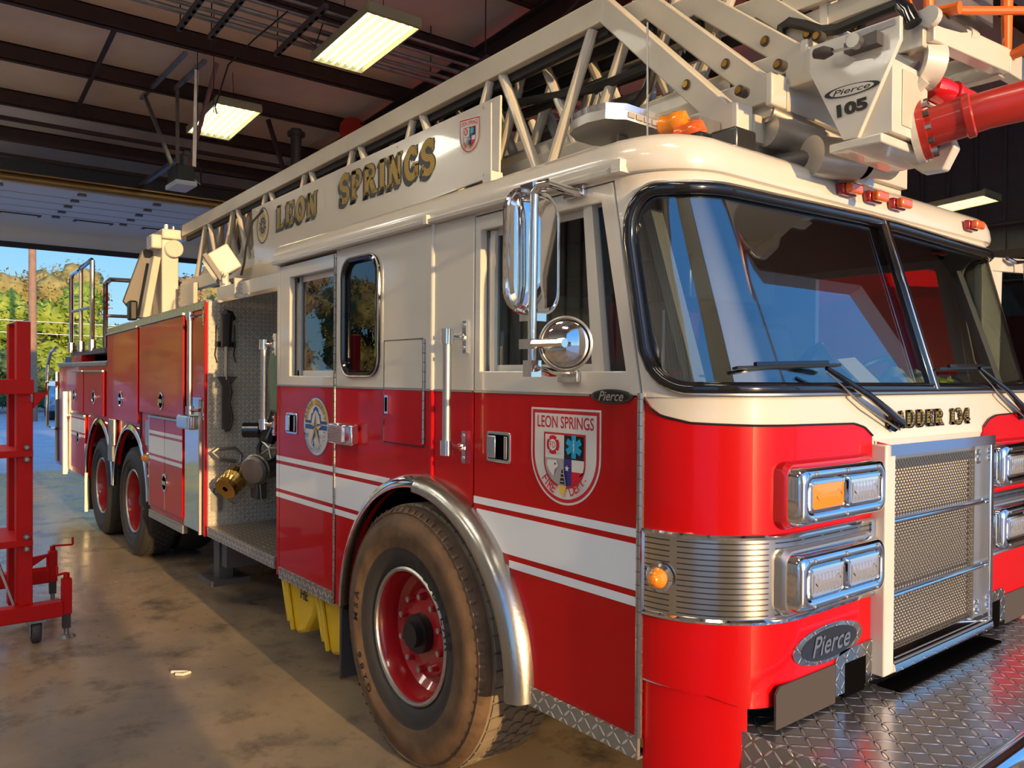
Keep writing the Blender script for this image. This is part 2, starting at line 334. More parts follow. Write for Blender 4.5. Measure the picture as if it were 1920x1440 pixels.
def slab2d(t, gap=.06):
    vs, fs, x = [], [], 0.0
    for ch in t:
        w, st = SLAB[ch]
        for pl, th in st:
            n = len(pl); k = len(vs)
            for j, (a, b) in enumerate(pl):
                if j == 0: d = V(pl[1][0] - a, pl[1][1] - b)
                elif j == n - 1: d = V(a - pl[-2][0], b - pl[-2][1])
                else: d = V(pl[j + 1][0] - pl[j - 1][0], pl[j + 1][1] - pl[j - 1][1])
                d.normalize(); q = V(-d.y, d.x) * th / 2
                vs += [(x + a + q.x, b + q.y), (x + a - q.x, b - q.y)]
            fs += [[k + 2 * j, k + 2 * j + 1, k + 2 * j + 3, k + 2 * j + 2] for j in range(n - 1)]
        x += w + gap
    return (vs, fs), x - gap


# ============================================================ the building
XR, XF, YL, YRT, SL, H0 = -14.0, 3.0, -8.0, 12.0, .075, 6.35
def roofz(x): return H0 + SL * x
b = MB(); b.box(XR - .1, XF + 1.0, YL, YRT, -.12, 0, 'concrete'); struct(b.build('floor'))
b = MB()
b.loft([[V(x, YL - .2, roofz(x) + t) for x in (XR - .2, XF + .3)] + [V(x, YL - .2, roofz(x) + .12 + t) for x in (XF + .3, XR - .2)] for t in (0,)] + [[V(x, YRT + .2, roofz(x)) for x in (XR - .2, XF + .3)] + [V(x, YRT + .2, roofz(x) + .12) for x in (XF + .3, XR - .2)]], 'insulation')
struct(b.build('ceiling'))
def wall_x(name, x0, x1, bays, hz, ztop, m='wall_panel'):
    b = MB(); ys = [YL] + [v for q in bays for v in q] + [YRT]
    for j in range(0, len(ys), 2): b.box(x0, x1, ys[j], ys[j + 1], 0, ztop, m)
    for q in bays: b.box(x0, x1, q[0], q[1], hz, ztop, m)
    return struct(b.build(name))
wall_x('wall_rear', XR - .15, XR, [(-7.4, -1.55), (-.97, 3.4)], 4.25, roofz(XR))
wall_x('wall_front', XF, XF + .2, [(-7.2, -2.5), (-.92, 3.45), (3.68, 8.5)], 5.05, roofz(XF), 'plaster')
def side_wall(name, y0, y1):
    b = MB(); P = [(XR, 0), (XF, 0), (XF, roofz(XF)), (XR, roofz(XR))]; b.prism(P, 1, y0, y1, 'wall_panel' if y0 > 0 else 'plaster')
    yi = y1 if y0 < 0 else y0; s_ = .03 if y0 < 0 else -.03
    x = XR + .15
    while x < XF:
        b.box(x - .025, x + .025, min(yi, yi + s_), max(yi, yi + s_), .1, roofz(x) - .1, 'wall_panel'); x += .42
    return struct(b.build(name))
side_wall('wall_left', YL - .15, YL); side_wall('wall_right', YRT, YRT + .15)
for j, x in enumerate((-12.6, -11.1, -9.62, -8.15, -6.65, -5.15, -3.65, -2.15, -.65, .85, 2.3)):
    b = MB(); z = roofz(x); b.box(x - .035, x + .035, YL, YRT, z - .21, z - .19, 'steel_brown'); b.box(x + .02, x + .035, YL, YRT, z - .2, z, 'steel_brown'); b.box(x - .035, x + .035, YL, YRT, z - .012, z, 'steel_brown')
    struct(b.build('ceiling_purlin'))
for y in (3.95,):
    b = MB()
    for z0, z1, w in ((-.62, -.60, .11), (-.60, -.23, .012), (-.23, -.21, .11)):
        b.loft([[V(x, y + s_ * w, roofz(x) + zz) for s_, zz in ((-1, z0), (1, z0), (1, z1), (-1, z1))] for x in (XR, XF)], 'steel_brown')
    struct(b.build('roof_beam'))
# purlin braces that run down the roof slope
for y, xa, xb in ((.25, -8.15, -11.1), (2.2, -9.62, -11.1)):
    b = MB(); b.bar((xa, y, roofz(xa) - .2), (xb, y + .1, roofz(xb) - .2), .05, .03, 'steel_brown'); struct(b.build('ceiling_brace'))
# ---- sectional door of the rear bay, run up on its tracks
dz = 4.24
b = MB(); prof = [(XR + .0, 3.86), (XR + .02, 4.0), (XR + .12, 4.12), (XR + .35, 4.2), (XR + .7, dz), (-11.0, dz)]
b.loft([[V(x, -.9, z) for x, z in prof] + [V(x, -.9, z + .045) for x, z in prof[::-1]], [V(x, 3.33, z) for x, z in prof] + [V(x, 3.33, z + .045) for x, z in prof[::-1]]], 'door_white')
d1 = struct(b.build('door_1'))
b = MB(); b.box(XR - .02, XR + .05, -.9, 3.33, 3.78, 3.87, 'door_seal'); struct(b.build('door_seal', d1))
for k in range(3):
    y = -.33 + k * 1.07
    b = MB(); x0 = -13.35; b.box(x0 - .09, x0 + .09, y, y + .60, dz - .014, dz - .002, 'black'); b.box(x0 - .05, x0 + .05, y + .05, y + .55, dz - .018, dz - .012, 'door_white'); struct(b.build('door_window', d1))
for y in (.46, 1.47, -.55, 2.5):
    for k in range(6):
        x = -13.7 + k * .52; b = MB(); b.box(x - .05, x + .05, y - .05, y + .05, dz - .028, dz - .002, 'galv_dark'); b.cyl((x, y - .06, dz - .022), (x, y + .06, dz - .022), .012, 'galv', 8); struct(b.build('door_hinge', d1))
b = MB()
for x in (-13.1, -12.6, -12.05, -11.55): b.box(x - .008, x + .008, -.9, 3.33, dz - .006, dz + .001, 'decal_grey')
struct(b.build('door_joint', d1))
b = MB(); b.cyl((-10.9, -.97, 4.3), (-10.9, 3.4, 4.3), .05, 'tan_tube', 16); b.box(-10.98, -10.82, -.97, 3.4, 4.35, 4.37, 'tan_tube'); tag(settle(b.build('door_shaft')), 'long tan shaft tube running across above the raised white rear door', 'shaft')
b = MB()
for z, x in ((4.72, -11.6), (4.86, -11.2), (5.05, -10.9)): b.box(x - .03, x + .03, -1.0, 3.6, z, z + .05, 'steel_brown')
struct(b.build('trim_1'))
for y in (-.95, 3.38):
    b = MB(); b.box(-13.9, -10.8, y - .02, y + .02, dz + .02, dz + .08, 'galv'); struct(b.build('door_track'))
# ---- garage door opener hung from the roof
t = thing('door_opener', (-8.83, 1.2, 4.0), 'small white-lidded door opener motor hanging on slotted steel struts under the ceiling', 'door opener')
b = MB(); b.box(-9.15, -8.68, 1.06, 1.32, 4.04, 4.10, 'door_white'); b.build('cover', t, .012)
b = MB(); b.box(-9.12, -8.72, 1.08, 1.30, 4.10, 4.30, 'black'); b.build('motor_housing', t, .01)
b = MB(); b.box(-11.0, -8.7, 1.17, 1.23, 4.42, 4.47, 'galv_dark'); b.box(-9.1, -8.75, 1.17, 1.23, 4.3, 4.42, 'galv_dark'); b.build('rail', t)
for p, q in (((-8.95, 1.1, 4.3), (-9.9, 1.0, roofz(-9.9) - .18)), ((-8.75, 1.1, 4.3), (-9.3, 1.25, roofz(-9.3) - .2)), ((-8.75, 1.3, 4.3), (-8.5, 1.25, roofz(-8.5) - .2)), ((-9.0, 1.3, 4.3), (-8.35, 1.45, roofz(-8.35) - .2))):
    b = MB(); b.bar(p, q, .045, .03, 'galv'); b.build('hanger_strut', t)
b = MB(); b.box(-10.1, -8.1, .98, 1.03, roofz(-9) - .24, roofz(-9) - .2, 'galv'); b.box(-9.4, -8.2, 1.23, 1.28, roofz(-9) - .24, roofz(-9) - .2, 'galv'); b.build('cross_channel', t)
b = MB(); b.tube([(-8.9, 1.3, 4.2), (-8.85, 1.42, 4.1), (-8.8, 1.4, 4.25), (-8.75, 1.34, 4.35)], .012, 'hose'); b.build('power_cord', t)
# ---- electrical conduits on strut channels
zc = 5.21
for j, (x, r, nm) in enumerate(((-6.38, .03, 'thick steel conduit nearest the raised rear door'), (-6.22, .022, 'thin steel conduit between two thicker ones under the roof'), (-6.02, .028, 'steel conduit over the middle of the strut channels'), (-5.82, .018, 'slim steel conduit beside the ceiling lamps'), (-5.62, .018, 'slim steel conduit at the front end of the strut channels'))):
    b = MB(); b.cyl((x, -2.5, zc + SL * (x + 6)), (x, 8.0, zc + SL * (x + 6)), r, 'galv', 10); tag(settle(b.build('conduit')), nm, 'conduit', 'conduits along the roof')
for j, y in enumerate((.47, .77, 1.45, 3.35)):
    t = thing('strut_channel', (-6.0, y, zc - .12), ('perforated strut channel above the door opener', 'perforated strut channel just past the opener struts', 'dark perforated strut channel behind the near ceiling lamp', 'perforated strut channel by the white ladder rail')[j], 'strut channel', 'strut channels under the conduits')
    b = MB(); z0 = zc - .12
    b.bar((-6.5, y, z0 - .035), (-5.3, y, z0 + .05), .045, .05, 'galv_dark'); b.build('channel', t)
    for k in range(9):
        x = -6.42 + k * .13; b = MB(); zz = z0 + (x + 5.9) * .07 - .026; b.box(x - .03, x + .03, y - .011, y + .011, zz - .004, zz + .003, 'void'); b.build('slot', t)
    zc -= .0
    for x in (-6.46, -5.36):
        b = MB(); b.cyl((x, y, z0), (x, y, roofz(x)), .007, 'steel_brown', 6); b.build('hanger_rod', t)
# ---- lamps
def lamp(loc, label, deg=4.3, tubes=6, name='ceiling_lamp', L=1.22, Wd=.58, em='tube_lamp'):
    t = thing(name, loc, label, 'ceiling lamp', 'fluorescent high bay lamps'); t.rotation_euler = (0, -radians(deg), 0)
    X, Y, Z = loc
    b = MB(); b.box(X - L / 2, X + L / 2, Y - Wd / 2, Y + Wd / 2, Z + .02, Z + .035, 'fixture')
    for s_ in (-1, 1):
        b.box(X - L / 2, X + L / 2, Y + s_ * Wd / 2 - .008, Y + s_ * Wd / 2 + .008, Z - .045, Z + .03, 'fixture'); b.box(X + s_ * L / 2 - .03, X + s_ * L / 2 + .008, Y - Wd / 2, Y + Wd / 2, Z - .045, Z + .05, 'fixture')
    b.build('housing', t)
    for k in range(tubes):
        y = Y + (k - (tubes - 1) / 2) * Wd / (tubes + .35)
        b = MB(); b.cyl((X - L / 2 + .03, y, Z - .012), (X + L / 2 - .03, y, Z - .012), .0135, em, 6); b.build('lamp_tube', t)
        if k: y2 = y - Wd / (tubes + .35) / 2; b = MB(); b.prism([(y2 - .016, Z + .02), (y2 + .016, Z + .02), (y2, Z - .035)], 0, X - L / 2 + .02, X + L / 2 - .02, 'fixture'); b.build('reflector', t)
    for s_ in (-.4, .4):
        b = MB(); b.cyl((X + s_, Y, Z + .03), (X + s_, Y, roofz(X) - .1), .004, 'steel_brown', 5); b.build('hanging_wire', t)
    return t
lamp((-5.62, 2.02, 5.07), 'large bright six-tube lamp nearest the white ladder rail')
lamp((-9.1, 1.78, 5.08), 'smaller-looking bright lamp over the rear, next to the opener struts')
lamp((-3.7, 10.85, 4.32), 'glowing lamp over the red engine, just above the cab roof')
for p, nm in (((-1.0, -2.6, 5.4), 'added fill lamp over the bay beside the cab'), ((-4.6, -3.2, 5.2), 'added fill lamp over the red column lift bay'), ((-8.2, -3.4, 5.0), 'added fill lamp over the far end of the lift bay'), ((1.6, -.9, 5.6), 'added fill lamp just inside the front door'), ((-4.4, 7.2, 5.2), 'added fill lamp over the red engine body'), ((-2.6, -5.6, 5.3), 'added fill lamp over the middle of the empty bay'), ((-6.4, -5.6, 5.1), 'added fill lamp over the rear half of the empty bay'), ((1.4, -5.0, 5.6), 'added fill lamp near the front wall of the empty bay'), ((-10.4, -5.2, 4.9), 'added fill lamp by the rear opening of the empty bay'), ((-11.4, -1.6, 4.9), 'added fill lamp by the pier between the rear openings')): lamp(p, nm, em='fill_lamp')  # unseen lamps added to fill the shaded side of the truck
b = MB(); pts = [(-5.6, 1.2, 5.12), (-6.2, 1.1, 5.02), (-6.7, 1.02, 4.9), (-7.2, 1.05, 4.6), (-7.9, 1.3, 4.75), (-8.7, 1.6, 5.05)]
b.tube(pts, .009, 'hose', 6); tag(settle(b.build('lamp_cable')), 'black power cable looping from a strut channel down to the rear lamp', 'cable')
b = MB(); pts = [(-6.1, 1.5, 5.15), (-5.9, 1.62, 5.0), (-5.85, 1.7, 5.3), (-5.8, 1.72, 5.8)]; b.tube(pts, .008, 'hose', 6); tag(settle(b.build('lamp_cable')), 'black power cable rising beside the large near lamp', 'cable')
# exhaust drop pipes and the red alarm bell
t = thing('heater_pipe', (-9.6, 1.75, 5.3), 'short dark vertical pipe pair clamped to a purlin above the rear lamp', 'pipe')
b = MB(); b.cyl((-9.6, 1.72, 5.15), (-9.6, 1.72, roofz(-9.6) - .2), .05, 'galv_dark', 12); b.cyl((-9.55, 1.86, 5.15), (-9.55, 1.86, roofz(-9.6) - .2), .03, 'galv_dark', 10); b.build('pipe', t)
t = thing('vent_pipe', (-9.9, 3.2, 4.4), 'tall grey vent pipe under the roof beam behind the ladder', 'pipe')
b = MB(); b.cyl((-9.9, 3.15, 3.6), (-9.9, 3.15, roofz(-9.9) - .2), .08, 'galv_dark', 14); b.build('pipe', t); b = MB(); b.cyl((-9.9, 3.15, 5.3), (-9.9, 3.15, 5.36), .13, 'galv_dark', 14); b.build('collar', t)
b = MB(); b.bar((-9.75, 2.65, roofz(-9.75) - .2), (-9.9, 3.15, 4.2), .05, .05, 'steel_brown'); struct(b.build('roof_strut'))
b = MB(); b.lathe([(0, 0), (.16, 0), (.19, .03), (.19, .09), (.0, .10)], (-9.3, 3.78, 5.36), (1, -.5, 0), 'pipe_red', 24); tag(settle(b.build('alarm_bell')), 'round red alarm bell on the brown roof beam above the sign letters', 'bell')
for j, (x, y, z) in enumerate(((-3.2, 3.2, 3.4), (-3.0, 3.6, 3.5), (-3.4, 3.3, 3.4), (-8.3, 1.2, 4.3), (-7.4, 1.1, 4.6))):
    b = MB(); b.cyl((x, y, z), (x, y, roofz(x) - .1), .005, 'steel_brown', 5); tag(b.build('hanging_wire'), ('thin wire dropping to the ladder rail from the roof', 'thin wire next to the dark tie rod above the ladder', 'thin wire left of the tie rod above the ladder', 'thin wire by the struts of the door opener', 'thin wire near the looping lamp cable')[j], 'wire')
b = MB(); b.cyl((-3.8, 3.0, 4.9), (-1.9, 3.3, 5.9), .014, 'steel_brown', 6); tag(b.build('tie_rod'), 'dark tie rod slanting up to the roof above the white ladder', 'rod')
# conduits and a lower beam on the right wall
b = MB(); b.box(-12, 2.8, 11.85, 11.97, 3.55, 3.7, 'steel_brown'); struct(b.build('trim_2'))
for z, nm in ((4.1, 'dark pipe running high along the right wall over the red engine'), (3.2, 'dark pipe along the right wall below the beam')):
    b = MB(); b.cyl((-10, 11.8, z), (2.8, 11.8, z), .035, 'galv_dark', 8); tag(b.build('wall_pipe'), nm, 'pipe')
b = MB(); b.cyl((-.35, 6.2, 2.9), (-.35, 6.2, 6.2), .008, 'galv', 6); tag(b.build('air_line'), 'thin grey air line hanging from the roof beside the open white engine door', 'cord')

# ============================================================ outside, beyond the rear door
b = MB(); b.box(-140, XR - .1, -60, 90, -.14, -.02, 'asphalt'); b.box(XF + 1.0, 60, -60, 60, -.14, -.02, 'asphalt'); struct(b.build('ground'))
def tree(name, loc, R, H, leaf, label, cat, seed, n=2600, trunk=True, lo=.2, q=.16, group=None):
    rd = random.Random(seed); t = thing(name, loc, label, cat, group); X, Y, Z = loc
    blobs = [(V(X + rd.uniform(-.65, .65) * R, Y + rd.uniform(-.65, .65) * R, Z + H * rd.uniform(lo, .82)), R * rd.uniform(.24, .46)) for _ in range(26)] + [(V(X, Y, Z + H * .72), R * .42)]
    b = MB(); i = b.k(leaf)
    for c, r in blobs:
        g = bmesh.ops.create_icosphere(b.bm, subdivisions=3, radius=r * .86, matrix=Matrix.Translation(c))
        for v in g['verts']: v.co += (v.co - c) * rd.uniform(-.3, .16)
        for f in {f for v in g['verts'] for f in v.link_faces}: f.material_index = i; f.smooth = False
    for _ in range(n):
        c, r = rd.choice(blobs); d = V(rd.gauss(0, 1), rd.gauss(0, 1), rd.gauss(0, 1)).normalized(); p = c + d * r * rd.uniform(.7, 1.12)
        u = V(rd.gauss(0, 1), rd.gauss(0, 1), rd.gauss(0, .6)).normalized(); w = u.cross(d + V(.1, .2, .3)).normalized(); a = q * rd.uniform(.6, 1.3)
        b.face([b.bm.verts.new(p + u * a * k1 + w * a * k2) for k1, k2 in ((-1, 0), (0, -.5), (1, 0), (0, .5))], i)
    b.build('foliage', t, sharp=180)
    if trunk:
        b = MB(); b.tube([(X, Y, Z), (X + .1, Y, Z + H * .35), (X - .1, Y + .1, Z + H * .75)], [H * .03, H * .022, H * .01], 'tree_bark', 8); b.build('trunk', t)
    return t
for j, (nm, x, y, R, H, leaf, lab) in enumerate((
    ('tree', -42, 1.4, 2.2, 6.4, 'leaf_green', 'bright green tree at the left behind the utility pole'),
    ('tree', -43, 6.2, 2.3, 6.8, 'leaf_green', 'yellow-green tree to the right of the utility pole'),
    ('tree', -50, 12.4, 2.2, 8.6, 'leaf_brown', 'brownish tree behind the black rails'),
    ('tree', -43.5, 10.6, 1.8, 6.0, 'leaf_olive', 'olive tree seen through the black rails'),
    ('tree', -48, 17.4, 2.4, 9.8, 'leaf_green', 'tall green tree rising beside the ladder turntable'),
    ('tree', -41.5, 13.6, 1.7, 6.0, 'leaf_brown', 'dry brown tree beside the grey turntable shield'),
    ('tree', -58, 17.5, 4.2, 10, 'leaf_olive', 'far olive tree behind the turntable'),
    ('tree', -57, 7.0, 4.2, 9.6, 'leaf_olive', 'far olive tree under the open sky'),
    ('tree', -53, .2, 3.4, 8.6, 'leaf_brown', 'far brown tree at the edge of the view'),
    ('bush', -38.2, 2.4, 1.1, 3.0, 'leaf_dark', 'dark shaded bush between the lift column and the rails'),
    ('bush', -39.6, 3.9, .7, 2.2, 'leaf_dark', 'dark shaded bush behind the parked blue car'),
    ('bush', -40.0, 9.4, .9, 3.4, 'leaf_olive', 'olive bush low behind the black rails'),
    ('bush', -37.6, -.4, 1.0, 2.6, 'leaf_dark', 'dark bush left of the red lift column'),
    ('tree', -42, -4.9, 2.4, 8.0, 'leaf_olive', 'olive tree mirrored in the red cabinet doors'),
    ('tree', -37, -8.6, 2.9, 7.6, 'leaf_green', 'green tree mirrored in the red cabinet doors'),
    ('tree', -42, -15.2, 3.2, 9.2, 'leaf_brown', 'brown tree mirrored in the red cabinet doors'),
    ('tree', -46, -24, 3.4, 9.0, 'leaf_olive', 'far olive tree mirrored in the rear door window'))):
    tree(nm, (x, y, -.03), R, H, leaf, lab, nm, 11 + j, 8500 if nm == 'tree' else 3500, nm == 'tree', .16 if nm == 'tree' else .15, .13 if nm == 'tree' else .08)
t = thing('utility_pole', (-31, 2.55, -.03), 'bare wooden utility pole standing outside behind the red lift column', 'pole')
b = MB(); b.cyl((-31, 2.55, -.03), (-31, 2.52, 7.4), .15, 'pole_wood', 12, .11); b.build('post', t)
b = MB(); b.bar((-31, 1.9, 6.9), (-31, 3.1, 6.9), .09, .09, 'pole_wood'); b.build('crossarm', t)
b = MB(); b.tube([(-31, 2.2, 6.95), (-30.9, 2.1, 6.6), (-31, 2.4, 6.3), (-31, 2.5, 5.9)], .02, 'hose', 5); b.build('cable', t)
for k, (z, nm) in enumerate(((3.1, 'pale power line crossing in front of the trees, the lower one'), (3.55, 'pale power line crossing in front of the trees, the upper one'))):
    b = MB(); b.tube([(-33, -8, z + .6), (-33, 1, z + .1), (-33, 8, z), (-33, 18, z + .4)], .02, 'galv', 5); tag(b.build('power_line'), nm, 'wire')
# ---- parked vehicles
def car(loc, yaw, paint, label, S=1.0, pickup=False):
    t = thing('parked_car' if not pickup else 'pickup_truck', loc, label, 'car' if not pickup else 'pickup'); t.rotation_euler = (0, 0, yaw); X, Y, Z = loc
    prof = [(-2.2, .35), (-2.25, .75), (-2.1, .95), (-1.35, 1.0), (-.75, 1.42), (.5, 1.45), (1.15, .98), (2.0, .85), (2.25, .6), (2.2, .35)] if not pickup else [(-2.6, .5), (-2.6, 1.1), (-.7, 1.12), (-.6, 1.75), (.7, 1.78), (1.2, 1.2), (2.3, 1.1), (2.5, .8), (2.45, .5)]
    b = MB(); rings = []
    for wy, ins in ((-.88, .12), (-.84, 0), (-.62, -.02), (.62, -.02), (.84, 0), (.88, .12)):
        rings.append([V(X + x * (1 - ins * .2), Y + wy * (.86 if z > 1.05 else 1), Z + (z if ins <= 0 else .35 + (z - .35) * (1 - ins))) for x, z in prof])
    b.loft(rings, paint); b.build('body', t, .03)
    top = 1.40 if not pickup else 1.7
    b = MB(); xa, xb = (.55, 1.1) if not pickup else (.74, 1.16); za = .99 if not pickup else 1.22
    b.poly([V(X + xb + .02, Y - .68, Z + za + .02), V(X + xb + .02, Y + .68, Z + za + .02), V(X + xa + .03, Y + .58, Z + top), V(X + xa + .03, Y - .58, Z + top)], 'car_glass'); b.build('windshield', t)
    for s_ in (-1, 1):
        b = MB(); P = [(-.7, 1.36), (.5, 1.38), (1.0, 1.02), (-1.2, 1.02)] if not pickup else [(-.5, 1.7), (.65, 1.7), (1.05, 1.25), (-.55, 1.25)]
        b.poly([V(X + x, Y + s_ * (.735 if z > 1.3 else .765), Z + z) for x, z in P], 'car_glass'); b.build('side_window', t)
        b = MB(); b.lathe([(0, 0), (.1, .0), (.14, .04), (.14, .1), (0, .12)], (X + 2.12, Y + s_ * .62, Z + .68), (1, 0, 0), 'lens', 14); b.build('headlight', t)
        for x in (-1.4, 1.4):
            b = MB(); b.lathe([(.18, -.09), (.3, -.1), (.33, -.06), (.33, .06), (.3, .1), (.18, .09)], (X + x, Y + s_ * .78, Z + .33), (0, 1, 0), 'rubber', 24); w = b.build('wheel', t)
            b = MB(); b.lathe([(0, .02), (.17, .05), (.2, .09), (.2, -.05)], (X + x, Y + s_ * .78, Z + .33), (0, s_, 0), 'satin', 20); b.build('hubcap', w)
    b = MB(); b.box(X + 2.18, X + 2.27, Y - .5, Y + .5, Z + .5, Z + .68, 'black'); b.build('grille', t)
    return t
car((-33, 4.15, -.02), radians(-6), 'car_blue', 'blue sedan parked in the shade outside behind the red lift')
car((-36.5, 7.2, 1.3), radians(60), 'car_dark', 'dark pickup parked beyond the rails at the rear', pickup=True)
b = MB(); b.prism([(-34.2, 5.4), (-34.2, 24), (-40.5, 24), (-40.5, 5.4)], 2, -.02, 1.3, 'asphalt'); struct(b.build('ground_bank'))

# ============================================================ the ladder truck
CW = 2.45
T = thing('ladder_truck', (0, 0, 0), 'red and white ladder fire truck with a long white aerial ladder over its roof', 'fire truck')
SA, SM = .52, 1.415
def cap(s, z, off=0.0):
    """the wrapped front of the cab: s runs from the near door hinge round the corner to the far hinge"""
    far = s > SM
    if far: s = 2 * SM - s
    zl = max(0.0, z - 1.62); x0 = -.19 * zl; d = .335 - .12 * zl; R = d - .004
    if s < SA:
        a = s / SA * pi / 2; n = V(sin(a), -cos(a), 0); p = V(x0 + .004 + R * sin(a), R - R * cos(a), z)
    else:
        n = V(1, 0, 0); p = V(x0 + d, R + (s - SA) * (CW / 2 - R) / (SM - SA), z)
    p = p + n * off
    if s < 0: p = V(x0 + s, -off, z)
    return V(p.x, CW - p.y, p.z) if far else p
def on_cap(px, py, off=0.0):
    d = _ray(px, py); s, z, t = .7, 1.4, 2.2
    for _ in range(40):
        p = cap(s, z, off); r = p - (CAM_P + d * t)
        e = 1e-4; a = (cap(s + e, z, off) - p) / e; b_ = (cap(s, z + e, off) - p) / e
        J = Matrix((a, b_, -d)).transposed()
        try: q = J.inverted() @ (-r)
        except ValueError: break
        s += max(-.2, min(.2, q[0])); z += max(-.3, min(.3, q[1])); t += q[2]
        if q.length < 1e-7: break
    return s, z
def lin(pts):
    def f(s):
        if s <= pts[0][0]: return pts[0][1]
        for (a, za), (c, zb) in zip(pts, pts[1:]):
            if s <= c: return za + (zb - za) * (s - a) / (c - a)
        return pts[-1][1]
    return f
def wrap(mb, s0, s1, zb, zt, m, off=0.0, thick=.012, n=None, extra=(), nz=1):
    ss = sorted(set([s0 + (s1 - s0) * q / (n or max(2, int((s1 - s0) / .03))) for q in range((n or max(2, int((s1 - s0) / .03))) + 1)] + [e_ for e_ in extra if s0 < e_ < s1]))
    rings = []
    for s in ss:
        lo, hi = (zb(s) if callable(zb) else zb), (zt(s) if callable(zt) else zt); zs = [lo + (hi - lo) * q / nz for q in range(nz + 1)]
        rings.append([cap(s, z, off) for z in zs] + [cap(s, z, off - thick) for z in zs[::-1]])
    mb.loft(rings, m)
# ---- wrapped front: cream shell, windshield opening, red corner panels
WS0, WZ0, WZ1, WR = .035, 1.648, 2.268, .13
def wz(lo):
    def f(s):
        q = s if s <= SM else 2 * SM - s; k = q - WS0; r = WR if lo else .16
        h = 0 if k > r else r - sqrt(max(0, r * r - (r - k) ** 2))
        return WZ0 + h if lo else WZ1 - h * 1.1 + .025 * min(1, max(0, (q - .3)))
    return f
b = MB(); S2 = 2 * SM; fine = [WS0 + WR * q / 10 * 1.3 for q in range(11)]; fine = fine + [S2 - q for q in fine]
wrap(b, 0, S2, .74, 1.62, 'white_paint', -.004, .02)
wrap(b, WS0, S2 - WS0, 1.62, wz(True), 'white_paint', 0, .03, extra=fine); wrap(b, WS0, S2 - WS0, wz(False), 2.40, 'white_paint', 0, .03, extra=fine, nz=2)
wrap(b, -.0, WS0, 1.62, 2.40, 'white_paint', 0, .03, n=2, nz=2); wrap(b, S2 - WS0, S2, 1.62, 2.40, 'white_paint', 0, .03, n=2, nz=2)
shell = b.build('cab_front', T, sharp=28)
pts = [on_cap(*p) for p in ((1211, 748), (1222, 765), (1240, 779), (1296, 793), (1411, 798), (1500, 797), (1600, 794), (1620, 801), (1636, 818), (1645, 838))]
ztop = lin([(0.0, 1.625)] + pts[1:-1] + [(.962, 1.452)])
b = MB(); ex = [p[0] for p in pts]
zbot = lin([(0, .75), (.22, .735), (.33, .70), (.52, .70), (.60, .70), (.601, .70), (.962, .70)])
wrap(b, .004, .962, zbot, ztop, 'red_paint', .002, .01, extra=ex); b.build('front_panel', T, sharp=28)
b = MB(); z2 = lambda s: ztop(S2 - s); wrap(b, S2 - .962, S2 - .004, lambda s: zbot(S2 - s), z2, 'red_paint', .002, .01, extra=[S2 - e_ for e_ in ex]); b.build('front_panel', T, sharp=28)
for sgn in (0, 1):
    b = MB(); L = [cap(s if not sgn else S2 - s, ztop(s), .004) for s in [.962 * q / 60 for q in range(61)]]; b.tube(L, .0035, 'black', 5); b.build('pinstripe', T)
# skirt of the cab in front of the door
for s0, s1 in ((0, .34), (S2 - .34, S2)):
    b = MB(); wrap(b, s0, s1, .30, .76, 'red_paint', -.012, .012); b.build('corner_skirt', T)
b = MB(); b.box(.02, .14, .16, CW - .16, .30, .70, 'dark'); b.build('front_skirt', T)
# windshield panes, gasket, centre bar
for sg in (0, 1):
    b = MB(); a0, a1 = (WS0, SM - .02) if not sg else (SM + .02, S2 - WS0)
    wrap(b, a0, a1, wz(True), wz(False), 'windshield_glass', -.008, .005, extra=fine, nz=3); b.build('windshield_pane', T, sharp=60)
b = MB(); ss = [WS0 + .0005] + [s for s in sorted(fine + [WS0 + WR * 1.3 + (S2 - 2 * WS0 - WR * 2.6) * q / 80 for q in range(81)]) if WS0 < s < S2 - WS0] + [S2 - WS0 - .0005]
loop = [cap(s, wz(True)(s), .004) for s in ss] + [cap(s, wz(False)(s), .004) for s in ss[::-1]]
b.tube(loop, .021, 'black_gloss', 8, loop=True)
loop2 = [cap(s, wz(True)(s) - .017, .012) for s in ss] + [cap(s, wz(False)(s) + .017, .012) for s in ss[::-1]]
b.tube(loop2, .006, 'satin', 6, loop=True); b.build('windshield_gasket', T, sharp=60)
b = MB(); p0, p1 = cap(SM, WZ0 - .01, .008), cap(SM, 2.30, .008); b.bar(p0, p1, .066, .022, 'black_gloss', (1, 0, 0)); b.bar(p0 + V(.013, 0, .004), p1 + V(.013, 0, .004), .028, .016, 'chrome', (1, 0, 0)); b.build('windshield_divider', T, .004)
# ---- roof with rounded visor edge
def outline(z, inset):
    P = [cap(s, min(z, 2.36), -inset) for s in [S2 * q / 120 for q in range(121)]]
    return [V(-2.885, inset, z)] + [V(p.x, p.y, z) for p in P] + [V(-2.885, CW - inset, z)]
b = MB(); b.loft([outline(z, i) for z, i in ((2.325, 0.0), (2.328, -.018), (2.345, -.028), (2.385, -.026), (2.42, -.012), (2.445, .02), (2.462, .07), (2.472, .16), (2.476, .3))], 'white_paint'); b.build('cab_roof', T, sharp=50)
b = MB(); b.tube([(-2.88, CW + .03, 2.335), (-1.2, CW + .03, 2.337), (-.12, CW + .03, 2.337)], .012, 'white_paint', 6); b.build('roof_gutter', T)
b = MB(); b.tube([(-2.88, -.03, 2.335), (-1.2, -.03, 2.337), (-.12, -.03, 2.337)], .012, 'white_paint', 6)
b.box(-.10, -.06, -.045, .0, 2.325, 2.365, 'white_paint'); b.box(-1.205, -1.18, -.046, -.02, 2.322, 2.36, 'white_paint'); b.build('roof_gutter', T)
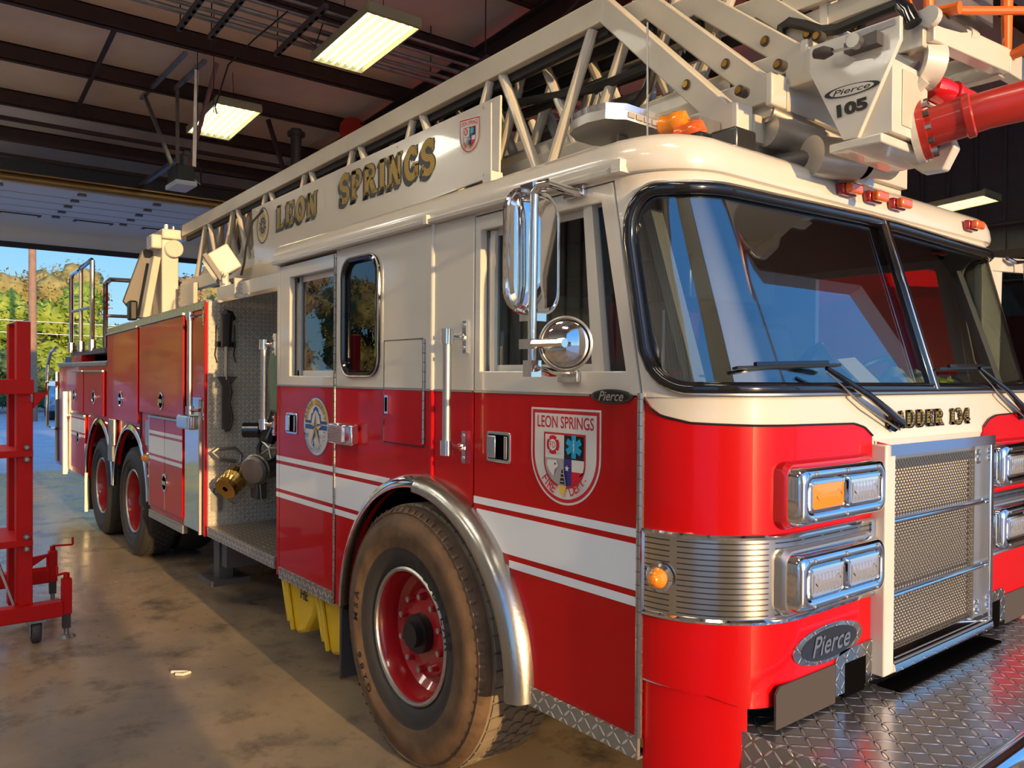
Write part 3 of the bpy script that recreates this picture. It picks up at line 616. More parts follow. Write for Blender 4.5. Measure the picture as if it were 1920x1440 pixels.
for k, y in enumerate((.93, 1.12, 1.31, 2.0)):
    t = MB(); t.box(.135, .165, y - .05, y + .05, 2.352, 2.395, 'dark_red_shaded'); o = t.build('marker_light', T, .008)
    t = MB(); t.prism(rrect(y - .044, y + .044, 2.355, 2.392, .012), 0, .165, .195, 'amber_orange'); t.build('lens', o, .008)
# ---- side walls: plates with real openings
ARC = lambda a0, a1, n=18, r=.70: [(-1.26 + r * cos(a0 + (a1 - a0) * q / n), .53 + r * .97 * sin(a0 + (a1 - a0) * q / n)) for q in range(n + 1)]
def arcx(x, r=.70): return .53 + .97 * sqrt(max(0, r * r - (x + 1.26) ** 2))
def ang(x, r=.70): return math.acos(max(-1, min(1, (x + 1.26) / r)))
FD_HOLE = [(-.855, 1.70), (-.072, 1.70), (-.188, 2.255), (-.855, 2.255)]
fd_red = [(-.006, .556), (-.006, 1.618), (-.890, 1.618)] + ARC(ang(-.890), 0)[0:] + [(-.56, .53)]
fd_red = [(-.006, .556), (-.006, 1.618), (-.890, 1.618)] + [p for p in ARC(ang(-.890), ang(-.565))] + [(-.565, .556)]
fd_white = [(-.006, 1.622), (-.134, 2.312), (-.890, 2.312), (-.890, 1.622)]
near = (0.0, .035)
b = MB(); b.prism(fd_red, 1, *near, 'red_paint'); b.prism(fd_white, 1, *near, 'white_paint', [FD_HOLE[::-1]]); fdoor = b.build('front_door', T, .004)
b = MB()
for p, q in zip(FD_HOLE, FD_HOLE[1:] + FD_HOLE[:1]): b.bar((p[0], .05, p[1]), (q[0], .05, q[1]), .05, .012, 'white_paint', (0, 1, 0))
b.box(-.83, -.80, .03, .055, 1.70, 2.25, 'white_paint'); b.prism([(-.235, 1.70), (-.178, 1.70), (-.243, 2.255), (-.285, 2.255)], 1, .012, .045, 'white_paint'); b.build('window_frame', fdoor)
b = MB(); b.prism([(-.80, 1.70), (-.235, 1.70), (-.285, 2.25), (-.80, 2.25)], 1, .045, .049, 'glass'); b.build('window_pane', fdoor)
b = MB(); b.prism([(-.178, 1.70), (-.08, 1.70), (-.19, 2.25), (-.243, 2.25)], 1, .040, .044, 'glass_dark'); b.build('vent_pane', fdoor)
HW = rrect(-2.018, -1.662, 1.688, 2.252, .085)
mid1 = [(-.897, arcx(-.897)), (-.897, 1.618), (-1.19, 1.618)] + [(x, arcx(x)) for x in (-1.19, -1.1, -1.0)]
mid2 = [(-1.198, 1.618), (-2.110, 1.618), (-2.110, .50), (-1.99, .50)] + ARC(pi - .02, ang(-1.198))
b = MB(); b.prism(mid1, 1, *near, 'red_paint'); b.prism([(-.897, 1.622), (-.897, 2.325), (-1.19, 2.325), (-1.19, 1.622)], 1, *near, 'white_paint')
b.build('cab_side', T, .004); b = MB(); b.prism(mid2, 1, *near, 'red_paint'); b.prism([(-1.198, 1.622), (-1.198, 2.325), (-2.110, 2.325), (-2.110, 1.622)], 1, *near, 'white_paint', [HW])
b.build('cab_side', T, .004); b = MB(); b.prism([(-2.842, .50), (-2.885, .50), (-2.885, 1.618), (-2.842, 1.618)], 1, *near, 'red_paint'); b.prism([(-2.842, 1.622), (-2.885, 1.622), (-2.885, 2.325), (-2.842, 2.325)], 1, *near, 'white_paint')
b.build('cab_side', T, .004); b = MB(); b.prism([(-.895, 2.316), (-.895, 2.33), (-.1, 2.33), (-.1, 2.316)], 1, *near, 'white_paint'); b.build('door_header', T, .004)
b = MB(); b.cyl((-1.194, .002, 1.62), (-1.194, .002, 2.33), .013, 'white_paint', 10); b.cyl((-1.194, .002, arcx(-1.194) + .01), (-1.194, .002, 1.618), .013, 'red_paint', 10); b.build('cab_seam', T)
RH = [(-2.703, 1.676), (-2.130, 1.676), (-2.130, 2.24), (-2.703, 2.24)]
b = MB(); b.prism([(-2.838, .505), (-2.118, .505), (-2.118, 1.618), (-2.838, 1.618)], 1, *near, 'red_paint'); b.prism([(-2.838, 1.622), (-2.118, 1.622), (-2.118, 2.312), (-2.838, 2.312)], 1, *near, 'white_paint', [RH]); rdoor = b.build('rear_door', T, .004)
b = MB()
for p, q in zip(RH, RH[1:] + RH[:1]): b.bar((p[0], .055, p[1]), (q[0], .055, q[1]), .06, .012, 'white_paint', (0, 1, 0))
b.box(-2.66, -2.63, .04, .06, 1.676, 2.24, 'grey_trim'); b.build('window_frame', rdoor)
b = MB(); b.box(-2.63, -2.135, .05, .053, 1.69, 2.235, 'glass'); b.build('window_pane', rdoor)
b = MB(); G2 = [(x, -.004, z) for x, z in rrect(-2.018, -1.662, 1.688, 2.252, .085)]; b.tube(G2, .016, 'black_gloss', 8, loop=True)
b.tube([(x, -.014, z) for x, z in rrect(-2.03, -1.65, 1.676, 2.264, .09)], .004, 'satin', 5, loop=True); fw = b.build('fixed_window', T)
b = MB(); b.prism(rrect(-2.015, -1.665, 1.691, 2.249, .082), 1, .006, .010, 'glass_dark'); b.build('window_pane', fw)
# trim line between white and red, lower tread strips
b = MB()
for x0, x1 in ((-2.885, -2.115), (-2.11, -.9), (-.888, -.23)): b.box(x0, x1, -.004, .0, 1.616, 1.625, 'satin')
b.build('beltline_trim', T)
b = MB(); b.box(-.575, .003, -.012, .0, .498, .557, 'diamond_xz'); b.box(-.575, .003, -.012, .05, .49, .498, 'diamond_xz'); b.build('tread_strip', T); b = MB(); b.box(-2.818, -2.125, -.012, .0, .50, .556, 'diamond_xz'); b.box(-2.818, -2.125, -.012, .05, .492, .5, 'diamond_xz'); b.build('tread_strip', T)
# stripes, cut round the wheel arch
def stripe(x0, x1, z0, z1, tilt=0.0):
    b = MB(); xs = [x0 + (x1 - x0) * q / 42 for q in range(43)]; R_ = []
    for x in xs:
        lo, hi = z0, z1
        if abs(x + 1.26) < .75:
            a = .53 + .97 * sqrt(.75 ** 2 - (x + 1.26) ** 2); lo = max(lo, a)
        if hi - lo > .002: R_.append([V(x, -.0015, lo), V(x, -.0015, hi), V(x, .002, hi), V(x, .002, lo)])
    if len(R_) > 1: b.loft(R_, 'tape'); b.build('stripe', T)
for z0, z1 in ((1.178, 1.206), (1.012, 1.158), (.962, .991)):
    for x0, x1 in ((-.888, -.012), (-2.108, -1.70), (-2.836, -2.12), (-2.883, -2.844)): stripe(x0, x1 if x1 != -1.70 else -1.30, z0, z1)
# far side, roof lining, floor, interior
b = MB(); fy = (CW - .035, CW)
b.prism(fd_red, 1, *fy, 'red_paint'); b.prism(fd_white, 1, *fy, 'white_paint', [FD_HOLE[::-1]]); b.prism([(-2.885, .5), (-.897, .5), (-.897, 1.618), (-2.885, 1.618)], 1, *fy, 'red_paint'); b.prism([(-2.885, 1.622), (-.897, 1.622), (-.897, 2.325), (-2.885, 2.325)], 1, *fy, 'white_paint', [HW, rrect(-2.70, -2.24, 1.69, 2.24, .06)]); b.build('cab_side', T)
b = MB(); b.box(-2.885, -2.85, .02, CW - .02, .5, 2.33, 'white_paint'); b.box(-2.85, -2.845, .04, CW - .04, .6, 2.3, 'grey_trim'); b.build('cab_rear_wall', T)
b = MB(); b.box(-2.84, -.14, .04, CW - .04, 2.295, 2.31, 'dark'); b.box(-.14, .04, .3, CW - .3, 2.295, 2.31, 'dark'); b.build('headliner', T)
b = MB(); b.box(-2.84, -1.98, .05, CW - .05, .62, .66, 'dark'); b.box(-.52, .05, .12, CW - .12, .62, .66, 'dark'); b.box(-1.98, -.52, .62, CW - .62, .9, .95, 'dark'); b.build('cab_floor', T)
b = MB()
for y in (.04, CW - .055):
    b.prism([(-2.08, 1.3), (-1.25, 1.3), (-1.25, 2.29), (-2.08, 2.29)], 1, y, y + .012, 'grey_trim', [rrect(-2.0, -1.68, 1.70, 2.24, .08)])
    b.box(-.86, -.02, y, y + .012, .70, 1.66, 'grey_trim'); b.box(-2.7, -2.15, y, y + .012, .70, 1.64, 'grey_trim')
b.build('inner_lining', T)
b = MB(); b.prism([(-2.05, 1.5), (-1.0, 1.5), (-.85, 1.25), (-.85, .66), (-2.05, .66)], 1, .75, 1.70, 'dark'); b.build('engine_cover', T, .04)
b = MB(); b.prism([(.24, 1.605), (-.02, 1.60), (-.30, 1.50), (-.34, 1.2), (-.2, .7), (.2, .7)], 1, .10, CW - .10, 'dark'); dash = b.build('dashboard', T, .03)
b = MB(); b.lathe([(0, .0), (.11, .02), (.13, .09), (.13, .10), (.02, .03)], (.0, 1.0, 1.66), (-.5, -.5, .6), 'black_gloss', 20); b.tube([(.0, 1.0, 1.6), (.0, 1.0, 1.68)], .02, 'black', 8); b.build('dash_fan', dash)
b = MB(); b.box(-.05, .06, 1.15, 1.30, 1.60, 1.72, 'black'); b.box(-.1, .02, 1.4, 1.55, 1.6, 1.68, 'black'); b.build('radio_box', dash, .01)
b = MB(); b.lathe([(.19 + .016 * cos(q), .016 * sin(q)) for q in [2 * pi * k / 8 for k in range(9)]], (-.33, 1.92, 1.66), (-.62, 0, .78), 'black', 32); b.bar((-.33, 1.75, 1.66), (-.33, 2.09, 1.66), .03, .012, 'black'); b.tube([(-.33, 1.92, 1.66), (-.1, 1.92, 1.40)], .025, 'black', 8); b.build('steering_wheel', T)
def seat(x, y, yaw=0):
    b = MB(); b.prism([(x - .25, 1.05), (x + .28, 1.08), (x + .28, 1.22), (x - .22, 1.20)], 1, y - .24, y + .24, 'grey_leather'); b.prism([(x - .22, 1.15), (x - .36, 1.98), (x - .26, 2.0), (x - .10, 1.2)], 1, y - .24, y + .24, 'grey_leather'); b.box(x - .2, x + .2, y - .2, y + .2, .66, 1.05, 'dark'); b.build('seat', T, .05)
seat(-.62, .45); seat(-.62, 1.98); seat(-2.4, .5); seat(-2.4, 1.95)
b = MB(); b.box(-1.0, -.55, .9, 1.55, 2.02, 2.22, 'bronze_badge'); b.box(-.9, -.3, .25, .28, 2.05, 2.2, 'dark'); b.build('overhead_console', T, .02)
for y0, y1 in ((.06, .12), (CW - .12, CW - .06)):
    b = MB(); b.bar((.12, y0 + .05, 1.66), (-.08, y0 + .07, 2.22), .05, .04, 'decal_grey'); b.build('pillar_lining', T)
b = MB(); b.box(-2.842, -2.838, .25, .55, 1.75, 2.1, 'black'); b.box(-2.842, -2.835, .6, .72, 1.98, 2.08, 'gold_flat'); b.build('wall_pad', T)
# fabric cover of the chassis under the cab and inner wheel wells
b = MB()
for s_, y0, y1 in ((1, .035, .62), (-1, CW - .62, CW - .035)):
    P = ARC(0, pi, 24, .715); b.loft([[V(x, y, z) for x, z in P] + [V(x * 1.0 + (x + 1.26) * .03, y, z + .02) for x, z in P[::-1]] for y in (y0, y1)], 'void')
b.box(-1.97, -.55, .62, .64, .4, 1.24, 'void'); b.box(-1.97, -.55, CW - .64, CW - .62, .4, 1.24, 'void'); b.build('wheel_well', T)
b = MB(); b.box(-9.6, .1, .82, .94, .62, .86, 'dark'); b.box(-9.6, .1, 1.5, 1.62, .62, .86, 'dark'); b.box(-2.8, -2.0, .2, 2.2, .5, .62, 'void'); b.box(-.55, .08, .1, 2.3, .5, .62, 'void'); b.build('chassis', T)
# ------------------------------------------------------------ wheels
def wheel(x, y, r, side, tan, nuts=10, deep=.14, tread=True, rim_r=.285):
    """side -1: the outer face looks towards -y"""
    S_ = side; w = .40 if tan else .28; o = (x, y, r); ax = (0, S_, 0)
    b = MB(); b.lathe([(rim_r - .012, -.005), (rim_r - .022, -.03), (rim_r - .03, -deep * .8), (rim_r - .06, -deep), (.2, -deep), (.185, -deep + .03), (.12, -deep + .045), (.06, -deep + .045)], o, ax, 'rim_red', 40)
    b.lathe([(rim_r - .03, -deep), (rim_r - .03, -w)], o, ax, 'dark', 32); W_ = b.build('wheel', T)
    b = MB(); b.lathe([(rim_r - .014, -.012), (rim_r - .008, .004), (rim_r + .002, .008), (rim_r + .010, .002), (rim_r + .012, -.012), (rim_r + .004, -.02)], o, ax, 'satin', 48); b.build('trim_ring', W_)
    k = r / .56; side_m = 'rubber_sunlit' if tan else 'rubber'
    prof = [(rim_r, -.02, 'rubber'), (rim_r + .03, .012, 'rubber'), (rim_r + .075, .024, 'rubber'), (rim_r + .095, .026, side_m), (rim_r + .10, .030, side_m), (r - .135, .030, side_m), (r - .130, .034, side_m), (r - .075, .026, side_m), (r - .070, .022, side_m), (r - .035, .008, side_m), (r - .030, .012, side_m), (r - .010, -.008, 'rubber_sunlit' if tan else 'rubber'), (r - .004, -.035, 'tread_dust' if tan else 'rubber'), (r - .004, -w + .04, side_m), (r - .04, -w, 'rubber'), (rim_r, -w + .03, 'rubber')]
    b = MB(); b.lathe([(p[0], p[1]) for p in prof], o, ax, 'rubber', 64, ms=[p[2] for p in prof])
    tire = b.build('tire', W_, sharp=50)
    if tread:
        b = MB(); n = 54; rows = 5; i = b.k('tread_dust' if tan else 'rubber'); O = V(*o); wd = (w - .09) / rows
        for rr in range(rows):
            for q in range(n):
                th = 2 * pi * (q + .5 * (rr % 2)) / n; h = pi / n * .86; yc = -.045 - wd * (rr + .5); hw = wd * .48
                hexa = [(-h, 0), (-h * .55, hw), (h * .55, hw), (h, 0), (h * .55, -hw), (-h * .55, -hw)] if 0 < rr < rows - 1 else [(-h, -hw), (-h, hw), (h, hw), (h, -hw)]
                lo = [b.bm.verts.new(O + V(sin(th + a) * (r - .006), S_ * (yc + yy), -cos(th + a) * (r - .006))) for a, yy in hexa]; hi = [b.bm.verts.new(O + V(sin(th + a) * (r + .003), S_ * (yc + yy), -cos(th + a) * (r + .003))) for a, yy in hexa]
                b.face(hi, i); m_ = len(lo)
                for j in range(m_): b.face([lo[j], lo[(j + 1) % m_], hi[(j + 1) % m_], hi[j]], i)
            
        for q in range(70):
            th = 2 * pi * q / 70; h = .012
            P = [O + V(sin(th + a) * rad, S_ * yy, -cos(th + a) * rad) for a, rad, yy in ((-h, r - .026, .011), (h, r - .026, .011), (h, r - .008, -.006), (-h, r - .008, -.006))]
            b.poly([p + V(0, S_ * .004, 0) for p in P], 'rubber_sunlit' if tan else 'rubber')
        b.build('tread', W_, sharp=20)
    b = MB(); b.cyl((x, y - S_ * deep, r), (x, y - S_ * (deep - .085), r), .085, 'black', 24); b.cyl((x, y - S_ * (deep - .08), r), (x, y - S_ * (deep - .115), r), .055, 'black', 20); b.build('hub', W_)
    for q in range(nuts):
        a = 2 * pi * (q + .5) / nuts; nx, nz = x + .158 * cos(a), r + .158 * sin(a); yy = y - S_ * (deep - .03)
        b = MB(); b.cyl((nx, yy, nz), (nx, yy + S_ * .035, nz), .019, 'rim_red', 10, .014); b.cyl((nx, yy + S_ * .03, nz), (nx, yy + S_ * .042, nz), .013, 'satin', 8); b.build('lug_nut', W_)
    return tire, W_
tire, W0 = wheel(-1.272, -.065, .560, -1, True, deep=.12)
wheel(-1.272, CW + .065, .560, 1, True, nuts=0, deep=.12)
for x in (-6.28, -7.58):
    wheel(x, .02, .505, -1, False, deep=.17); wheel(x, CW - .02, .505, 1, False, nuts=0, tread=False, deep=.17)
    b = MB(); b.lathe([(.28, 0), (.48, .02), (.505, -.03), (.505, -.22), (.48, -.27), (.28, -.25)], (x, .36, .505), (0, -1, 0), 'rubber', 40); b.build('inner_tire', T)
# raised lettering on the near front tyre
def tire_text(txt, r0, h, a_mid, step, m):
    b = MB(); n = len(txt)
    for j, ch in enumerate(txt):
        if ch == ' ': continue
        a = a_mid - (j - (n - 1) / 2) * step; tm = text2d(ch, h * 1.36, bold=.03)
        b.flat(tm, lambda u, v, a=a: V(-1.272 + (r0 + v) * cos(a) + u * sin(a), -.065 - .0345, .56 + (r0 + v) * sin(a) - u * cos(a)), m)
    b.build('tire_lettering', W0)
tire_text('MSA', .402, .040, radians(174), .125, 'dark'); tire_text('G286', .402, .040, radians(216), .125, 'dark'); 
def tire_text2(txt, r0, h, a_mid, step):
    b = MB(); n = len(txt)
    for j, ch in enumerate(txt):
        a = a_mid - (j - (n - 1) / 2) * step; tm = text2d(ch, h * 1.36, bold=.02)
        b.flat(tm, lambda u, v, a=a: V(-1.272 + (r0 + v) * cos(a) + u * sin(a), -.065 - .028, .56 + (r0 + v) * sin(a) - u * cos(a)), 'dark')
    b.build('tire_lettering', W0)
tire_text2('GOODYEAR', .322, .045, radians(38), .15)
# ------------------------------------------------------------ wheel arch trims, mud flap
def flare(cx, r, a0, a1, name, m='steel', cz=.53, k=.97, out=.085, wide=.075, end=0.0, n=30):
    b = MB(); rings = []
    prof = [(r + wide * .35, .0), (r + wide * .33, -.018), (r + wide * .15, -out * .72), (r - wide * .35, -out), (r - wide * .62, -out * .96), (r - wide * .66, -out * .7), (r - wide * .5, -.0)]
    for q in range(n + 1):
        a = a0 + (a1 - a0) * q / n; rings.append([V(cx + rr * cos(a), y, cz + k * rr * sin(a)) for rr, y in prof])
    if end: rings = [[p - V(0, 0, end) for p in rings[0]]] + rings if a0 < .2 else rings + [[p - V(0, 0, end) for p in rings[-1]]]
    b.loft(rings, m); return b.build(name, T, sharp=50)
flare(-1.26, .725, 0, radians(87.5), 'wheel_arch_trim', end=.03); flare(-1.26, .725, radians(88.5), pi, 'wheel_arch_trim', 'chrome', out=.05, wide=.06)
for x in (-6.28, -7.58): flare(x, .64, radians(2), radians(178), 'wheel_arch_trim', 'chrome', out=.03, wide=.05, cz=.56, k=1.0)
b = MB(); b.box(-2.02, -2.005, -.02, .36, .14, .58, 'galv_dark'); b.box(-2.0, -1.96, -.03, .02, .50, .60, 'black'); b.build('mud_flap', T, .01)
b = MB(); b.box(-8.28, -8.25, -.02, .5, .16, .86, 'black'); b.box(-8.25, -8.245, -.025, .02, .14, .9, 'satin'); b.build('mud_flap', T)
# ------------------------------------------------------------ front bumper
b = MB(); dk = [(.15, .16), (.15, CW - .16), (.72, CW - .16), (.80, CW - .3), (.80, .3), (.72, .16)]
b.prism(dk, 2, .622, .630, 'diamond_xy'); b.prism([(.15, .165), (.15, CW - .165), (.72, CW - .165), (.79, CW - .3), (.79, .3), (.72, .165)], 2, .36, .622, 'dark'); bump = b.build('front_bumper', T)
b = MB(); b.box(.15, .70, .152, .160, .32, .63, 'diamond_xz'); b.build('bumper_end', bump)
b = MB(); b.tube([(.70, .15, .60), (.78, .25, .60), (.81, .38, .60), (.81, CW - .38, .60), (.78, CW - .25, .60), (.70, CW - .15, .60)], .045, 'chrome', 12); b.build('bumper_edge', bump)
b = MB(); b.box(.34, .42, .82, 1.66, .631, .637, 'void'); b.build('grille_shade', bump)  # black sheet laid in for the shade of the gap under the grille
# ------------------------------------------------------------ grille
gy0, gy1, gz0, gz1 = .775, 1.665, .690, 1.460; gx = .335; gf = .385
b = MB(); b.box(gx - .02, gf, gy0, gy0 + .068, gz0 - .01, gz1, 'white_paint'); b.box(gx - .02, gf, gy1 - .035, gy1, gz0, gz1, 'chrome'); gr = b.build('grille', T, .006)
b = MB(); b.prism([(gx, gz1 + .01), (gf + .006, gz1), (gf + .006, gz1 - .038), (gx, gz1 - .05)], 1, gy0 + .02, gy1 - .01, 'chrome'); b.box(gx, gx + .012, gy0 + .06, gy1 - .1, gz1 - .09, gz1 - .04, 'satin'); b.build('top_rail', gr)
b = MB(); b.prism([(gx, gz0 + .06), (gf + .004, gz0 + .02), (gf + .008, gz0), (gf + .004, gz0 - .012), (gx, gz0 - .012)], 1, gy0 + .066, gy1 - .01, 'chrome')
for z in (.012, .03, .046): b.box(gf - .0, gf + .003, gy0 + .07, gy1 - .03, gz0 + z - .004, gz0 + z, 'satin')
b.build('bottom_rail', gr)
mz0, mz1, my0, my1 = gz0 + .05, gz1 - .06, gy0 + .066, gy1 - .12; i_ = 0
b = MB(); nrow = 62
for k in range(nrow + 1):
    z = mz0 + (mz1 - mz0) * k / nrow; b.box(gx + .012, gx + .016, my0, my1, z - .0014, z + .0014, 'mesh_steel')
    if k < nrow:
        dzz = (mz1 - mz0) / nrow
        for c in range(34):
            y = my0 + (my1 - my0) * (c + .5 * (k % 2)) / 34; b.bar((gx + .016, y, z), (gx + .014, y, z + dzz), .0028, .003, 'mesh_steel')
b.build('mesh', gr); b = MB(); b.box(gx - .03, gx - .02, my0, gy1 - .03, mz0, mz1, 'void'); b.build('radiator_core', gr)
b = MB(); b.box(gx + .0, gx + .022, my1, gy1 - .03, gz0 + .03, gz1 - .04, 'satin')
for z in (gz0 + .07, gz0 + .1, gz1 - .10, gz1 - .07): b.lathe([(0, .012), (.012, .008), (.016, 0)], (gx + .022, my1 + .03, z), (1, 0, 0), 'chrome', 10)
b.build('side_strip', gr)
for z in (1.196, .941):
    b = MB(); b.box(gx + .012, gx + .032, my0, gy1 - .032, z - .012, z + .012, 'chrome'); b.cyl((gx + .032, my0, z - .004), (gx + .032, gy1 - .032, z - .004), .008, 'chrome', 10); b.build('cross_bar', gr)
# ------------------------------------------------------------ headlamp pairs
def lampset(z0, z1, upper, far):
    Y = (lambda y: CW - y) if far else (lambda y: y)
    P = lambda y, z: (Y(y), z)
    def rr(y0, y1, a, c, r): return [P(y, z) for y, z in rrect(y0, y1, a, c, r)]
    b = MB(); xa = .24
    for prof in ([(xa, -.014), (.345, -.014), (.358, -.006), (.358, .02)],): 
        b.loft([[V(x, *q) for q in rr(.238 + g, .745 - g, z0 + g, z1 - g, .04)] for x, g in prof], 'satin' if not upper else 'rim_red')
    hs = b.build('headlamp', T)
    b = MB(); b.loft([[V(x, *q) for q in rr(.238 + g, .745 - g, z0 + g, z1 - g, .035)] for x, g in ((.25, .0), (.385, .0), (.402, .008), (.408, .022), (.404, .034), (.396, .04))], 'chrome'); b.build('bezel', hs, sharp=50)
    mid = .49
    for k, (ya, yb) in enumerate(((.282, mid - .008), (mid + .008, .702))):
        b = MB(); b.loft([[V(x, *q) for q in rr(ya + g, yb - g, z0 + .042 + g, z1 - .042 - g, .012)] for x, g in ((.39, 0), (.406, 0), (.408, .008), (.402, .010))], 'chrome'); b.build('lamp_rim', hs)
        b = MB(); m = ('amber' if k == 0 else 'lens') if upper else 'lens'
        b.loft([[V(x, *q) for q in rr(ya + g, yb - g, z0 + .042 + g, z1 - .042 - g, .012)] for x, g in ((.398, .009), (.404, .010), (.408, .03), (.409, .05))], m)
        if not (upper and k == 0):
            for q in range(9): yy = ya + .022 + (yb - ya - .044) * q / 8; b.bar((.4085, Y(yy), z0 + .06), (.4085, Y(yy), z1 - .06), .003, .003, 'lens')
        b.build('lamp_lens', hs, sharp=60)
    b = MB()
    for y, z in ((.31, z0 + .02), (mid, z0 + .02), (.68, z0 + .02), (.31, z1 - .02), (mid, z1 - .02), (.68, z1 - .02)): b.lathe([(0, .006), (.006, .004), (.007, 0)], (.406, Y(y), z), (1, 0, 0), 'satin', 8)
    b.build('screw', hs)
for far in (0, 1): lampset(1.243, 1.418, True, far); lampset(.985, 1.160, False, far)
# ------------------------------------------------------------ ribbed steel band
for far in (0, 1):
    s0, s1 = (.012, .955) if not far else (S2 - .955, S2 - .012)
    b = MB(); wrap(b, s0, s1, .962, 1.205, 'ribbed_steel', .007, .006); bn = b.build('steel_band', T, sharp=50)
    b = MB()
    for z in (.958, 1.208): b.tube([cap(s0 + (s1 - s0) * q / 40, z, .009) for q in range(41)], .0085, 'chrome', 6)
    for s in (s0, s1): b.tube([cap(s, .958, .009), cap(s, 1.208, .009)], .0085, 'chrome', 6)
    b.build('edge_trim', bn)
    s = .075 if not far else S2 - .075; p = cap(s, 1.075, .012); a = s / SA * pi / 2; n_ = V(sin(a), -cos(a) if not far else cos(a), 0)
    if far: n_ = V(sin(.075 / SA * pi / 2), cos(.075 / SA * pi / 2), 0)
    b = MB(); b.lathe([(.045, 0), (.045, .008), (.036, .016), (.03, .016)], p, n_, 'chrome', 28); mk = b.build('side_marker', T)
    b = MB(); b.lathe([(0, .05), (.012, .048), (.018, .04), (.024, .036), (.028, .028), (.032, .014)], p, n_, 'amber', 24); b.build('lens', mk, sharp=25)
# oval badges with the maker's script
def badge(P, w, h, txt, m_rim, m_in, m_tx, parent, sz, nrm=.006, shear=.35):
    b = MB(); i = 40
    E_ = lambda k, d: [P(w * k * cos(2 * pi * q / i), h * k * sin(2 * pi * q / i), d) for q in range(i)]
    b.loft([E_(1, 0), E_(1, nrm * .7), E_(.96, nrm)], m_rim); b.loft([E_(.8, nrm * .9), E_(.8, nrm * 1.25)], m_in)
    tm = text2d(txt, sz, shear=shear, bold=.012); dx = 0
    b.flat(tm, lambda u, v: P(u, v - sz * .30, nrm * 1.6), m_tx); return b.build('oval_badge', parent)
cy_, cz_ = .508, .842
badge(lambda u, v, d: V(.337 + d, cy_ + u, cz_ + v + u * .0), .205, .060, 'Pierce', 'diamond_front', 'bronze_badge', 'satin', T, .088)
badge(lambda u, v, d: V(-.13 + u, -d, 1.618 + v), .094, .024, 'Pierce', 'bronze_badge', 'black', 'satin', T, .044)
# tow opening with tread plate surround, lower grey strip
for far in (0, 1):
    Y = (lambda y: CW - y) if far else (lambda y: y)
    b = MB(); P = [(.545, .66), (.545, .775), (.575, .80), (.775, .80), (.795, .78), (.795, .66), (.735, .66), (.735, .755), (.60, .755), (.60, .66)]
    b.prism([(Y(y), z) for y, z in P], 0, .336, .343, 'diamond_front'); b.build('tow_frame', T)
    b = MB(); b.prism([(Y(y), z) for y, z in rrect(.60, .735, .64, .755, .01)], 0, .3, .3395, 'void'); b.build('tow_opening', T)
    b = MB(); b.prism([(Y(y), z) for y, z in [(.215, .64), (.215, .745), (.235, .765), (.545, .765), (.545, .64)]], 0, .335, .342, 'leather'); b.build('lower_strip', T)
# LADDER 134 in gold slab letters
(sl, slw) = slab2d('LADDER 134'); y0, y1, za, zb_ = .865, 1.545, 1.512, 1.570
b = MB(); P = lambda u, v, d: cap(SM - (CW / 2 - (y0 + (y1 - y0) * u / slw)) * (SM - SA) / (CW / 2 - .331), za + (zb_ - za) * v, d)
b.flat(([(u + .10, v - .10) for u, v in sl[0]], sl[1]), lambda u, v: P(u, v, .002), 'black'); b.flat(([(u + .05, v - .05) for u, v in sl[0]], sl[1]), lambda u, v: P(u, v, .0024), 'black'); b.flat(([(u - .03, v + .0) for u, v in sl[0]], sl[1]), lambda u, v: P(u, v, .0022), 'black')
b.flat(sl, lambda u, v: P(u, v, .003), 'gold'); b.build('front_lettering', T)
# wipers
def wiper(pv, kn, b0, b1):
    def at(p, off): s, z = on_cap(*p, off); return cap(s, z, off)
    A, K, B0, B1 = at(pv, .03), at(kn, .05), at(b0, .035), at(b1, .035)
    b = MB(); b.tube([A + V(-.03, 0, -.02), A, A.lerp(K, .5) + V(.015, 0, 0), K], [.022, .02, .012, .007], 'black_gloss', 8); w = b.build('wiper', T)
    b = MB(); d = (A - K); b.tube([A + V(.0, 0, -.03), A.lerp(K, .45) + V(0, -.012, -.03), K + V(0, 0, -.012)], .003, 'satin', 5); b.build('washer_tube', w)
    b = MB(); b.bar(B0, B1, .008, .022, 'black', (1, 0, .2)); b.bar(B0.lerp(B1, .15) + V(.012, 0, .01), B0.lerp(B1, .85) + V(.012, 0, .01), .012, .012, 'black_gloss', (1, 0, .2)); b.build('blade', w)
wiper((1688, 790), (1550, 690), (1378, 690), (1572, 685)); wiper((1925, 772), (1836, 690), (1757, 692), (1853, 690))
# ------------------------------------------------------------ near side fittings
def hinge(x, z0, z1, y=-.004, r=.011):
    b = MB(); b.cyl((x, y, z0), (x, y, z1), r, 'steel', 10); n = int((z1 - z0) / .04)
    for k in range(n): z = z0 + (z1 - z0) * (k + .5) / n; b.cyl((x, y, z), (x, y, z + .003), r * 1.05, 'galv_dark', 10)
    b.build('door_hinge', T)
hinge(.0, .56, 1.632, r=.0125); hinge(-2.115, .50, 2.30, r=.008); hinge(-1.258, 1.385, 1.84, r=.008)
def grab(x, z0, z1, dx, y=-.085, parent=None, r=.018, m='satin'):
    b = MB(); b.cyl((x, y, z0), (x, y, z1), r, m, 14); g = b.build('grab_rail', parent or T)
    for z in (z0, z1):
        b = MB(); b.cyl((x, y, z - .03), (x, y, z + .03), r * 1.45, 'chrome', 14); b.tube([(x, y, z), (x + dx * .6, y * .55, z), (x + dx, -.012, z)], [.024, .012, .02], 'chrome', 10)
        b.box(x + dx - .012, x + dx + .012, -.012, -.0, z - .065, z + .065, 'chrome')
        for s_ in (-.045, .045): b.cyl((x + dx, -.012, z + s_), (x + dx, -.018, z + s_), .008, 'satin', 8)
        b.build('stanchion', g)
    return g
grab(-.958, 1.395, 1.838, .012)
